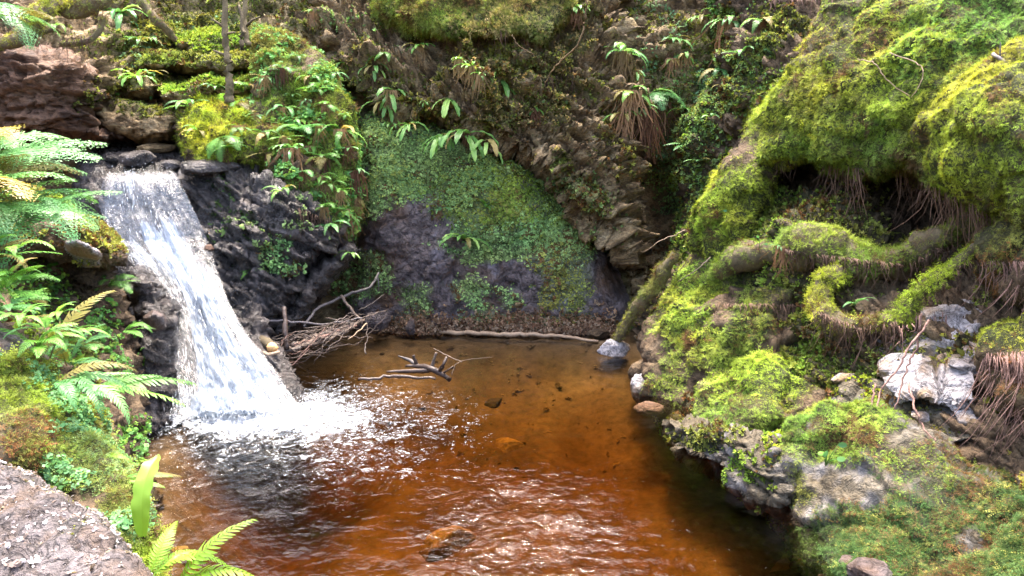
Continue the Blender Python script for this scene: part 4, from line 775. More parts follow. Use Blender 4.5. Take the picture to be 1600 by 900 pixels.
def coverage(s, t):
    px = fall_pt(s, t); u, v = to_px(px)
    c = .05 + .33 * ss(.15, .42, s)
    for cx, cy, rx, ry, k in [(265, 415, 60, 40, .5), (310, 470, 45, 60, .55), (345, 540, 60, 80, .5), (380, 600, 70, 60, .5), (245, 385, 60, 40, .35), (400, 560, 40, 70, .3), (330, 640, 110, 40, .5), (200, 300, 30, 60, .12), (262, 300, 20, 60, .10)]:
        c = c + k * np.exp(-(((u - cx) / rx) ** 2 + ((v - cy) / ry) ** 2))
    for cx, cy, rx, ry, k in [(320, 410, 16, 50, .45), (345, 470, 12, 30, .3), (290, 540, 22, 60, .45), (285, 590, 20, 40, .25), (225, 330, 14, 26, .22), (300, 300, 20, 40, .25)]:
        c = c - k * np.exp(-(((u - cx) / rx) ** 2 + ((v - cy) / ry) ** 2))
    c = c + .42 * fbm(np.stack([t * 4.5, s * 7, s * 0], 1), 1, 3, 61) + .30 * fbm(np.stack([t * 13, s * 6, s * 0], 1), 1, 2, 62)
    return np.clip(c, 0, 1.1)
for li, (off, thick, na) in enumerate([(.03, .02, 'water_sheet'), (.095, -.03, 'water_sheet'), (.17, -.08, 'water_veil')]):
    ns, nw = 260, 110; s, t = np.meshgrid(np.linspace(0, 1, ns), np.linspace(-.03, 1.03, nw), indexing='ij'); s, t = s.ravel(), t.ravel()
    p = fall_pt(s, t); fl = np.stack([t * 1.0, s * Ln, s * 0], 1)
    e = fbm(np.stack([t * 9, s * 9 + li * 5, s * 0 + li], 1), 1, 4, 31 + li); e2 = fbm(np.stack([t * 30, s * 14, s * 0 + li], 1), 1, 3, 35 + li)
    lift = off * ss(0, .2, s) + .02 + .05 * e * ss(.05, .3, s) + .018 * e2
    p = p + np.array([.12, -.75, .55]) * lift[:, None]
    if li == 2: p[:, 0] += .02 * e
    cv = coverage(s, t) * (1 - .45 * ss(.08, -.02, t)) * (1 - .45 * ss(.93, 1.03, t)); cv *= ss(-.02, .06, s)
    edn = .22 * fbm(np.stack([s * 20, s * 0 + li, s * 0], 1), 1, 3, 51) ; cv *= ss(-.04, .09, t + edn) * ss(-.04, .09, 1 - t + .30 * fbm(np.stack([s * 22, s * 0 + 9 + li, s * 0], 1), 1, 3, 52))
    idx = np.arange(ns * nw).reshape(ns, nw); Fq = np.stack([idx[:-1, :-1], idx[1:, :-1], idx[1:, 1:], idx[:-1, 1:]], -1).reshape(-1, 4)
    link(na, mesh_np(na, p - np.array(RL), Fq, water_mat('torn_water_%d' % li, thick, li + 1), True, {'flow': fl, 'cover': cv}), root)
# strands and drops
m, n, b = newmat('water_drops'); b.inputs['Base Color'].default_value = (.88, .92, .97, 1); b.inputs['Roughness'].default_value = .25
nd = 2400; s = rng.random(nd) ** .75; t = rng.random(nd); cvv = coverage(s, t); kp = rng.random(nd) < cvv; s, t = s[kp], t[kp]
a = fall_pt(s, t); L_ = rng.uniform(.02, .09, len(s)) * (.5 + s); bb = fall_pt(np.clip(s + .015, 0, 1.01), t); dr = bb - a; dr /= np.maximum(np.linalg.norm(dr, axis=1, keepdims=True), 1e-6)
a = a + np.array([.1, -.75, .5]) * rng.gamma(2., .045, len(s))[:, None] + rng.normal(size=a.shape) * .012; wv_ = rng.uniform(.0012, .0036, len(s))
def drops(a, dr, L_, wv_):
    sx = np.cross(dr, [0, 1, .2]); sx /= np.maximum(np.linalg.norm(sx, axis=1, keepdims=True), 1e-6); sy = np.cross(dr, sx); L2 = L_[:, None]; w2 = wv_[:, None]
    V = np.stack([a, a + dr * L2 * .35 + sx * w2, a + dr * L2 * .35 - sx * w2 * .6 + sy * w2, a + dr * L2 * .35 - sx * w2 * .6 - sy * w2, a + dr * L2], 1).reshape(-1, 3)
    k = np.arange(len(a))[:, None, None] * 5; F = (k + np.array([(0, 1, 2), (0, 2, 3), (0, 3, 1), (4, 2, 1), (4, 3, 2), (4, 1, 3)])[None]).reshape(-1, 3); return V, F
V, F = drops(a, dr, L_, wv_); o = link('water_strands', mesh_np('water_strands', V - np.array(RL), F, m, True), root); o['kind'] = 'stuff'
# spray thrown up at the plunge
nd = 1500; th = rng.uniform(0, 6.28, nd); rr = np.abs(rng.normal(size=nd)) * .33; a = np.stack([PL[0] + rr * np.cos(th) * 1.5, PL[1] + rr * np.sin(th) * .7 - .05, rng.gamma(1.6, .035, nd) * np.exp(-rr)], 1)
dr = rng.normal(size=(nd, 3)) * .6 + np.array([.2, -.3, .8]); dr /= np.linalg.norm(dr, axis=1, keepdims=True)
V, F = drops(a, dr, rng.uniform(.006, .03, nd), rng.uniform(.0015, .004, nd)); o = link('spray', mesh_np('spray', V - np.array(RL), F, m, True), root); o['kind'] = 'stuff'
# ---------------------------------------------------------------- plants
vs_, fs_, o_ = [], [], 0
for v, f in BV: vs_.append(v); fs_.append(f + o_); o_ += len(v)
TREE = BVHTree.FromPolygons(np.vstack(vs_).tolist(), np.vstack(fs_).tolist())
def hit(px, py):
    d = Vector(ray(px, py)).normalized(); r = TREE.ray_cast(Vector((0, 0, CAMZ)), d)
    if r[0] is None: return Vector(at(px, py, 6.)), Vector((0, -1, 0))
    return r[0], r[1]
def rachis(e0, e1, n=24):
    y = z = 0; P = [(0, 0)]; A = [e0]
    for k in range(n):
        a = e0 + (e1 - e0) * ((k + .5) / n) ** 1.2; y += math.cos(a) / n; z += math.sin(a) / n; P.append((y, z)); A.append(a)
    return P, A
def frond(kind, e0, e1, seed, name='frond', mat=None):
    "one frond of unit length, growing along +Y and arching from elevation e0 to e1"
    r = random.Random(seed); P, A = rachis(e0, e1); mb = MB()
    def fr(s):
        q = s * 24; k = min(int(q), 23); t = q - k; y = P[k][0] * (1 - t) + P[k + 1][0] * t; z = P[k][1] * (1 - t) + P[k + 1][1] * t; a = A[k] * (1 - t) + A[k + 1] * t
        sw = .03 * math.sin(s * 3 + seed)
        return Vector((sw, y, z)), Vector((0, math.cos(a), math.sin(a))), Vector((0, -math.sin(a), math.cos(a)))
    X = Vector((1, 0, 0))
    if kind != 'strap':
        w0 = .011
        for k in range(12):
            a, Ta, Na = fr(k / 12); b, Tb, Nb = fr((k + 1) / 12); wa, wb = w0 * (1 - k / 13), w0 * (1 - (k + 1) / 13)
            mb.add([a - X * wa, a + X * wa, b + X * wb, b - X * wb, a - Na * wa, b - Nb * wb], [(0, 1, 2, 3), (1, 4, 5, 2), (4, 0, 3, 5)])
    if kind == 'lady':
        n = 19
        for k in range(n):
            s = .10 + .88 * k / n; pr = math.sin(min(1, (s - .05) / .42) * math.pi / 2) ** .8 * (1 - max(0, (s - .42) / .58)) ** .75; w = .27 * pr + .012
            for sg in (-1, 1):
                c, T, Nn = fr(s); a = R(14 + 18 * s + r.uniform(-5, 5)); D = (X * sg * math.cos(a) + T * math.sin(a) - Nn * r.uniform(.05, .25)).normalized(); B = Nn.cross(D).normalized() * sg
                m = max(3, int(8 * pr))
                mb.add([c - B * .004, c + D * w, c + B * .004], [(0, 1, 2)])
                for j in range(m):
                    q = (j + .6) / m; pl = .068 * (1 - q * .78) * (.6 + .5 * pr); o = c + D * w * q - Nn * .01 * q
                    for s2 in (-1, 1):
                        E = (B * s2 * .9 + D * .45).normalized(); lift = Nn * r.uniform(-.006, .006)
                        mb.add([o, o + E * pl * .5 + D * pl * .30 + lift, o + E * pl + lift, o + E * pl * .45 - D * pl * .28], [(0, 1, 2, 3)])
    elif kind == 'hard':
        n = 20
        for k in range(n):
            s = .12 + .86 * k / n; pr = math.sin(min(1, s / .38) * math.pi / 2) * (1 - max(0, (s - .38) / .62)) ** .8; w = .155 * pr + .014; hw = .0165 * (.45 + .6 * pr)
            for sg in (-1, 1):
                c, T, Nn = fr(s + (.01 if sg > 0 else 0)); a = R(16 + 25 * s + r.uniform(-4, 4)); D = (X * sg * math.cos(a) + T * math.sin(a) + Nn * r.uniform(-.15, .08)).normalized(); B = T - D * T.dot(D); B.normalize()
                c2 = c + D * w * .45 + B * .006; c3 = c + D * w * .8 + B * .02 - Nn * .012; tp = c + D * w + B * .032 - Nn * .022
                mb.add([c - B * hw * .9, c + B * hw * .9, c2 + B * hw + Nn * .004, c2 - Nn * .004, c2 - B * hw + Nn * .004, c3 + B * hw * .6, c3 - B * hw * .6, tp],
                       [(0, 3, 4), (0, 1, 3), (1, 2, 3), (3, 2, 5, 6), (4, 3, 6), (6, 5, 7)])
    else:
        n = 26; wd = .072; ph = r.uniform(0, 6); vs = []; fs = []
        for k in range(n + 1):
            s = k / n; pr = (min(1, s / .25) ** .6 * .75 + .25) * (1 - max(0, (s - .72) / .28) ** 2.2); w = wd * pr + .004; c, T, Nn = fr(s)
            u1, u2 = .012 * math.sin(k * 1.0 + ph), .012 * math.sin(k * 1.15 + ph + 2)
            vs += [c - X * w * (1 + .07 * math.sin(k * 1.5)) + Nn * (.018 + u1), c - X * w * .45 + Nn * .012, c - X * .004 - Nn * .004, c + X * .004 - Nn * .004, c + X * w * .45 + Nn * .012, c + X * w * (1 + .07 * math.sin(k * 1.3 + 1)) + Nn * (.018 + u2)]
            if k: fs += [((k - 1) * 6 + j, (k - 1) * 6 + j + 1, k * 6 + j + 1, k * 6 + j) for j in range(5)]
        mb.add(vs, fs)
    return mb.mesh(name, mat or M['fern'])
FR = {}
for kd, mat in (('lady', 'fern'), ('lady', 'fernblue'), ('hard', 'fern'), ('hard', 'fernblue'), ('hard', 'lime'), ('strap', 'tongue'), ('strap', 'fernblue'), ('strap', 'lime'), ('strap', 'fern'), ('lady', 'old'), ('hard', 'old'), ('strap', 'old')):
    for shp, (a, b) in {'up': (1.1, -.25), 'arch': (.75, -.9), 'droop': (.35, -1.35), 'hang': (-.3, -1.5), 'flat': (.25, -.35)}.items():
        FR[kd, mat, shp] = [frond(kd, a + random.uniform(-.1, .1), b + random.uniform(-.15, .15), q * 5 + len(shp), mat=M[mat]) for q in range(2)]
def skirt_mesh(seed, w=.42, n=44, mat='dead'):
    "unit-length skirt of withered fronds"
    r = random.Random(seed); mb = MB()
    for k in range(n):
        x = r.gauss(0, w * .45); y = r.uniform(-.22, .05); l = r.uniform(.3, 1.1) * (1 - .5 * abs(x)); sw = r.uniform(-.25, .25); p = []; h = r.uniform(.006, .016)
        for j in range(6):
            t = j / 5; c = Vector((x * (.5 + .5 * t) + sw * t * t + r.uniform(-.028, .028), y - .05 * math.sin(t * 2.5), .06 - l * t)); q = h * (1 - .6 * t) * (1 + .5 * (j % 2)); a = r.uniform(-.5, .5)
            p.append([c - Vector((math.cos(a), math.sin(a), 0)) * q, c + Vector((math.cos(a), math.sin(a), 0)) * q])
        for j in range(5): mb.add(p[j] + p[j + 1], [(0, 1, 3, 2)])
    return mb.mesh('dead_fronds', M[mat])
SK = {(m_, k): skirt_mesh(k * 3 + 1, mat=m_) for m_ in ('dead', 'straw') for k in range(3)}
seedc = [0]
GROW = {'ferns on the rocks': 1.0, 'ferns on the left bank': 1.05, 'ferns on the upper left terraces': 1.35, 'ferns on the buttress beside the fall': 1.3, 'ferns on the overhanging cliff': 1.5, 'ferns on the cleft column': 1.35, 'crowded small ferns of the buttress': 1.3, 'crowded small ferns of the left bank': 1.0}
def fern(px, py, label, kind='hard', mat='fern', n=6, L=.22, az=180, spread=85, shapes=('arch', 'droop'), skirt=None, skl=.2, Y=None, name=None, tilt=.15, group='ferns on the rocks', off=.02, xs=None):
    """a plant rooted where that point of the rock lies; az: heading of the middle frond, degrees clockwise from straight away (180 = towards the viewer)"""
    seedc[0] += 1; r = random.Random(seedc[0] * 13)
    if Y is None: p, nn = hit(px, py); p = p + nn * off * .5
    else: p = Vector(at(px, py, Y))
    L = L * r.uniform(.65, 1.3) if group not in ('ferns on the left bank', 'ferns on the rocks') else L
    nm = name or {'lady': 'lady_fern', 'hard': 'fern', 'strap': 'strap_fern'}[kind]
    t = empty(nm, p); tag(t, label, 'fern', group)
    for k in range(n):
        u = (k + .5) / n * 2 - 1 if n > 1 else 0
        a = az + u * spread + r.uniform(-12, 12); me = r.choice(FR[kind, 'old' if mat != 'lime' and r.random() < .13 else mat, r.choice(shapes)])
        o = bpy.data.objects.new('frond', me); col.objects.link(o); o.parent = t; s = L * GROW[group] * r.uniform(.72, 1.12)
        o.scale = (s * r.uniform(.9, 1.15), s, s); o.rotation_euler = (r.uniform(-tilt, tilt), r.uniform(-tilt, tilt) * 1.5, -R(a)); o.location = (r.uniform(-.012, .012), r.uniform(-.012, .012), r.uniform(-.01, .01))
    if skirt:
        o = bpy.data.objects.new('dead_fronds', SK[skirt, seedc[0] % 3]); col.objects.link(o); o.parent = t; o.scale = (skl * 1.0, skl * .8, skl); o.location = (0, -.03, 0); o.rotation_euler = (0, 0, r.uniform(-.3, .3))
    return t
# --- near left: big lady ferns over the ledge
LG = 'ferns on the left bank'
fern(-60, 330, 'big feathery lady fern spreading over the left ledge toward the fall', 'lady', 'fernblue', 13, .60, 105, 80, ('arch', 'flat', 'flat', 'up'), Y=3.5, group=LG, tilt=.25)
fern(-30, 250, 'upper lady fern spray at the left edge against the dark slate', 'lady', 'fernblue', 9, .55, 100, 70, ('arch', 'flat', 'flat'), Y=3.75, group=LG, tilt=.25)
fern(40, 330, 'lower lady fern sprays drooping over the yellow moss ledge', 'lady', 'fernblue', 10, .46, 110, 80, ('arch', 'flat', 'droop'), Y=3.7, group=LG, tilt=.2)
fern(-25, 415, 'bushy fern clump at the left edge under the ledge', 'hard', 'fern', 8, .30, 130, 80, ('arch', 'up'), Y=3.3, group=LG)
fern(10, 455, 'leafy fern clump in front of the dark hollow on the left', 'lady', 'fern', 8, .26, 150, 90, ('arch', 'up', 'flat'), Y=3.2, group=LG)
fern(72, 560, 'upright ladder-leaved fern frond standing on the near left bank', 'hard', 'fernblue', 1, .40, 20, 5, ('up',), Y=3.1, group=LG, tilt=.03)
fern(60, 545, 'bright leafy fern tuft around the upright frond', 'hard', 'fern', 9, .24, 150, 120, ('arch', 'up', 'flat'), Y=3.05, group=LG)
fern(100, 530, 'broad-leaved fern tuft right of the upright frond', 'hard', 'fern', 6, .22, 110, 80, ('arch', 'droop'), Y=3.2, group=LG)
fern(168, 445, 'small light green fern under the tip of the left ledge', 'lady', 'fern', 6, .22, 120, 80, ('flat', 'arch'), group=LG)
fern(190, 520, 'fan of three fern fronds against the dark boulder left of the fall', 'hard', 'fern', 4, .26, 95, 55, ('flat', 'arch'), group=LG, Y=4.5)
fern(85, 605, 'fern with long fronds reaching right over the near bank', 'hard', 'fernblue', 6, .34, 95, 60, ('flat', 'arch'), Y=2.8, group=LG)
fern(130, 615, 'light green fern reaching toward the dark boulder', 'hard', 'fern', 4, .38, 82, 28, ('flat', 'up'), Y=2.95, group=LG)
fern(120, 605, 'fern frond pointing down over the pool corner below the dark boulder', 'hard', 'fernblue', 2, .30, 120, 20, ('droop',), Y=2.75, group=LG)
fern(155, 720, 'single curled frond end sticking out of the near shoulder', 'hard', 'lime', 1, .13, 90, 5, ('arch',), Y=2.6, group=LG)
fern(182, 752, 'small fern frond lying level over the dark water', 'hard', 'fern', 3, .24, 92, 25, ('flat', 'arch'), Y=2.55, group=LG)
t_ = fern(218, 842, 'upright yellow-green strap leaf on the near shoulder', 'strap', 'lime', 1, .30, 10, 2, ('up',), Y=2.25, group=LG, tilt=.02, name='strap_leaf')
for ch in t_.children: ch.scale.x *= 1.35; ch.rotation_euler.x = .45
fern(232, 905, 'shaggy pale green fern frond in front of the strap leaf', 'hard', 'lime', 3, .26, 40, 45, ('up', 'arch'), Y=2.1, group=LG)
fern(265, 925, 'bright fern frond arching right at the bottom edge', 'hard', 'lime', 2, .36, 68, 14, ('up', 'arch'), Y=2.1, group=LG, tilt=.1)
fern(270, 960, 'lower bright fern frond cut by the bottom edge', 'hard', 'lime', 3, .28, 95, 40, ('flat', 'arch'), Y=2.05, group=LG)
fern(15, 395, 'pale pointed fern leaves at the left edge below the ledge', 'hard', 'fern', 5, .20, 120, 90, ('arch', 'flat'), Y=3.2, group=LG)
# --- top left: rosette and terrace ferns
TG = 'ferns on the upper left terraces'
fern(188, 20, 'large dark strap-leaved rosette hanging by the roots at the top', 'strap', 'fernblue', 16, .27, 180, 165, ('droop', 'arch', 'hang'), group=TG)
fern(215, 65, 'small strap fern below the hanging rosette', 'hard', 'fernblue', 5, .18, 190, 90, ('droop', 'arch'), group=TG)
fern(237, 62, 'drooping fern beside the straight mossy root', 'hard', 'fern', 5, .16, 170, 80, ('droop',), group=TG)
fern(213, 122, 'narrow-leaved rosette on the slate ledge', 'strap', 'fern', 11, .17, 180, 150, ('arch', 'droop'), group=TG)
fern(238, 120, 'bright fern right of the narrow-leaved rosette', 'hard', 'fernblue', 5, .17, 140, 70, ('arch', 'flat'), group=TG)
fern(182, 150, 'small fern at the left end of the slate ledge', 'hard', 'fern', 4, .14, 200, 70, ('arch',), group=TG)
fern(240, 158, 'pale pair of fern leaves under the slate ledge', 'hard', 'fernblue', 4, .19, 180, 95, ('flat', 'arch'), skirt='dead', skl=.22, group=TG)
fern(295, 165, 'spreading fern left of the lime moss hump', 'hard', 'fernblue', 5, .20, 180, 110, ('arch', 'flat'), group=TG)
fern(333, 138, 'small fern at the foot of the sapling trunk', 'hard', 'fernblue', 5, .15, 180, 90, ('arch', 'droop'), group=TG)
fern(388, 135, 'two-lobed fern right of the sapling foot', 'hard', 'fernblue', 5, .16, 180, 100, ('arch',), group=TG)
fern(365, 170, 'feathery fern on top of the lime moss hump', 'lady', 'fern', 5, .26, 160, 80, ('up', 'arch'), group=TG)
fern(345, 215, 'hanging fern down the front of the lime moss hump', 'lady', 'fern', 3, .28, 170, 40, ('hang', 'droop'), group=TG)
fern(310, 205, 'small fern on the left flank of the lime moss hump', 'hard', 'fern', 4, .15, 200, 70, ('droop', 'arch'), group=TG)
fern(372, 200, 'dark fern with brown skirt right of the lime moss hump', 'hard', 'fern', 4, .18, 160, 70, ('droop',), skirt='dead', skl=.3, group=TG)
fern(80, 40, 'thin fern leaves among the roots at the top left', 'hard', 'fern', 4, .14, 180, 90, ('droop',), group=TG)
fern(-10, 30, 'shaggy fern at the very top left corner', 'lady', 'fernblue', 6, .35, 130, 70, ('droop', 'arch'), group=TG, Y=5.6)
# --- buttress ferns
BG = 'ferns on the buttress beside the fall'
for px, py, lb, kd, mt, n, L, az, sh, sk, sl_ in [
        (440, 170, 'fern under the moss bank at the top of the buttress', 'hard', 'fernblue', 5, .19, 180, ('arch', 'droop'), 'dead', .2),
        (485, 120, 'light fern on the upper buttress', 'hard', 'fern', 5, .17, 180, ('arch', 'droop'), 'straw', .2),
        (520, 115, 'fern with straw skirt at the upper right of the buttress', 'hard', 'fernblue', 5, .17, 170, ('droop',), 'straw', .24),
        (540, 100, 'small fern in the crack above the buttress', 'hard', 'fern', 4, .14, 170, ('droop',), 'dead', .18),
        (490, 20, 'bright green fern on the rock step at the top', 'hard', 'fern', 5, .15, 170, ('arch',), 'dead', .2),
        (455, 150, 'small fern beside the green moss pad', 'hard', 'fernblue', 4, .14, 190, ('arch',), None, 0),
        (510, 165, 'bushy fern on the right shoulder of the buttress', 'lady', 'fern', 7, .19, 180, ('arch', 'droop'), 'dead', .24),
        (470, 205, 'wide pale fern in the middle of the buttress', 'lady', 'fernblue', 7, .21, 180, ('arch', 'flat'), None, 0),
        (455, 235, 'large strap-leaved fern with a long root tuft on the left of the buttress', 'strap', 'fernblue', 9, .22, 190, ('droop', 'arch'), 'dead', .38),
        (530, 205, 'fern hanging over the right rim of the buttress', 'hard', 'fern', 6, .2, 165, ('droop', 'arch'), 'dead', .3),
        (500, 245, 'fresh green fern cluster low on the buttress', 'lady', 'fern', 7, .18, 180, ('arch', 'droop'), 'dead', .34),
        (555, 270, 'bluish fern with red-brown skirt at the lower right of the buttress', 'hard', 'fernblue', 6, .21, 175, ('arch', 'droop'), 'dead', .36),
        (485, 300, 'small bright fern on the left underside of the buttress', 'hard', 'fern', 5, .15, 190, ('droop',), None, 0),
        (515, 290, 'fern in the middle of the lower buttress', 'hard', 'fern', 6, .17, 180, ('droop', 'arch'), 'straw', .25),
        (535, 330, 'fern tuft at the bottom tip of the buttress', 'hard', 'fern', 5, .16, 180, ('droop', 'hang'), 'dead', .3),
        (545, 395, 'hanging strap fern below the buttress tip', 'strap', 'tongue', 4, .17, 180, ('hang', 'droop'), None, 0),
        (440, 300, 'small fern on the wet rock under the buttress', 'hard', 'fern', 5, .15, 200, ('droop', 'arch'), None, 0),
        (415, 210, 'small dark fern left of the strap-leaved fern', 'hard', 'fern', 5, .15, 190, ('arch', 'droop'), 'dead', .2),
        (385, 425, 'tiny fern on the dark wet rock', 'hard', 'fern', 4, .09, 190, ('arch', 'droop'), None, 0)]:
    fern(px, py, lb, kd, mt, n, L, az, 100, sh, sk, sl_, group=BG)
r_ = random.Random(77)
for k in range(22):
    a_, b_ = [(440, 110), (480, 160), (500, 200), (460, 190), (520, 240), (545, 230), (470, 270), (500, 275), (530, 300), (550, 340), (505, 325), (400, 180), (425, 240), (540, 180), (495, 140), (445, 215), (465, 90), (415, 120), (555, 310), (485, 230), (515, 350), (350, 235)][k]
    fern(a_, b_, ['small fern on the bank left of the buttress crest', 'small fern in the upper middle of the buttress', 'small fern right of the wide pale buttress fern', 'small fern above the wide pale buttress fern', 'small fern near the right rim halfway down the buttress', 'small fern hugging the right rim under the crack', 'small fern low on the left of the buttress', 'small fern in the lower middle of the buttress', 'small fern low on the right of the buttress', 'small fern by the bottom right tip of the buttress', 'small fern at the lower left underside of the buttress', 'small fern between the lime hump and the buttress', 'small fern above the wet rock at the buttress foot', 'small fern high on the right rim of the buttress', 'small fern near the top of the buttress beside the straw skirt', 'small fern left of the large strap-leaved buttress fern', 'topmost small fern on the buttress moss bank', 'small fern at the upper left shoulder of the buttress', 'small fern beside the bluish red-skirted fern', 'small fern in the very centre of the buttress', 'lowest small fern hanging at the buttress tip', 'small fern under the front of the lime moss hump'][k], r_.choice(['hard', 'lady']), r_.choice(['fern', 'fernblue']), 5, r_.uniform(.11, .17), 180, 100, ('arch', 'droop', 'flat'), r_.choice(['dead', None, 'straw']), .2, group='crowded small ferns of the buttress')
for k in range(8):
    a_, b_ = [(20, 430), (50, 470), (90, 490), (30, 500), (110, 570), (70, 520), (5, 480), (130, 540), (150, 590), (55, 590), (100, 640), (25, 560)][k]
    fern(a_, b_, ['small leafy fern highest on the left bank under the ledge', 'small leafy fern left of the upright ladder-leaved frond', 'small leafy fern against the dark hollow on the left', 'small leafy fern at the left edge above the grey stone', 'small leafy fern nearest the dark boulder on the left bank', 'small leafy fern right behind the upright frond', 'small leafy fern touching the left frame edge mid-height', 'small leafy fern right of the broad-leaved tuft'][k], r_.choice(['hard', 'lady', 'hard']), r_.choice(['fern', 'fernblue']), 6, r_.uniform(.14, .2), 130, 110, ('arch', 'up', 'flat'), Y=3.05 + r_.uniform(-.1, .25) + .004 * max(0, a_ - 60), group='crowded small ferns of the left bank')
# --- overhanging cliff: strap ferns along the lip and straw tufts
CG = 'ferns on the overhanging cliff'
LIP = {(610, 195): 7.55, (638, 195): 7.45, (690, 210): 7.4, (728, 210): 7.38, (758, 220): 7.35, (725, 255): 7.6}
for px, py, lb, kd, mt, n, L, sh, sk, sl_ in [
        (585, 105, 'strap fern with straw skirt high on the overhang', 'strap', 'tongue', 7, .19, ('droop', 'hang'), 'straw', .3),
        (602, 85, 'small grey-green fern above the straw-skirted strap fern', 'hard', 'fern', 5, .13, ('droop',), 'straw', .15),
        (612, 145, 'yellowing strap fern hanging under the overhang', 'strap', 'tongue', 6, .21, ('hang', 'droop'), 'straw', .32),
        (600, 160, 'green strap fern left of the yellowing one', 'strap', 'tongue', 5, .18, ('hang', 'droop'), 'dead', .2),
        (610, 195, 'leftmost strap fern of the row along the lip', 'strap', 'tongue', 5, .15, ('hang', 'droop'), None, 0),
        (638, 195, 'second strap fern of the row along the lip', 'strap', 'tongue', 6, .18, ('hang', 'droop'), None, 0),
        (690, 210, 'largest drooping strap fern in the middle of the lip row', 'strap', 'tongue', 9, .26, ('hang', 'droop'), None, 0),
        (728, 210, 'strap fern with dark skirt right of the largest lip fern', 'strap', 'tongue', 6, .23, ('hang', 'droop'), 'dead', .2),
        (758, 220, 'last strap fern at the right end of the lip row', 'strap', 'tongue', 5, .20, ('hang', 'droop'), 'dead', .16),
        (698, 155, 'lone strap fern on the bare overhang above the lip row', 'strap', 'tongue', 5, .14, ('hang',), None, 0),
        (655, 75, 'pale rosette fern on the upper overhang', 'strap', 'fern', 8, .13, ('arch', 'droop'), 'straw', .2),
        (662, 160, 'tiny rosette on the dark overhang', 'strap', 'tongue', 6, .09, ('droop',), None, 0),
        (718, 95, 'straw-skirted fern at the left of the diagonal row', 'strap', 'fern', 6, .13, ('droop', 'arch'), 'straw', .24),
        (738, 105, 'second straw-skirted fern of the diagonal row', 'strap', 'fern', 6, .13, ('droop', 'arch'), 'straw', .26),
        (752, 118, 'third straw-skirted fern of the diagonal row', 'hard', 'fern', 6, .13, ('droop', 'arch'), 'straw', .22),
        (776, 122, 'greener strap fern at the right end of the diagonal row', 'strap', 'tongue', 7, .17, ('droop', 'hang'), 'straw', .24),
        (836, 172, 'small fern with orange skirt on the rib of the cliff', 'hard', 'fern', 4, .11, ('droop',), 'dead', .2),
        (806, 150, 'withered straw tuft on the rib of the cliff', 'strap', 'fern', 3, .09, ('droop',), 'straw', .3),
        (897, 15, 'rosette fern with brown skirt beside the hanging vine', 'strap', 'tongue', 9, .17, ('arch', 'droop'), 'dead', .22),
        (560, 60, 'small fern under the top mantle', 'hard', 'fern', 4, .11, ('droop',), None, 0),
        (725, 255, 'tiny strap fern below the lip row', 'strap', 'tongue', 4, .08, ('droop',), None, 0),
        (760, 325, 'small fern on the olive moss above the rock face', 'hard', 'fern', 5, .16, ('arch', 'up'), None, 0),
        (727, 375, 'spiky strap fern at the edge of the rock face', 'strap', 'tongue', 7, .19, ('droop', 'arch'), None, 0),
        (685, 330, 'bluish fern on the moss beside the bare purple rock', 'hard', 'fernblue', 4, .14, ('arch',), 'dead', .12)]:
    fern(px, py, lb, kd, mt, n, L, 180, 80, sh, sk, sl_, group=CG, Y=LIP.get((px, py)))
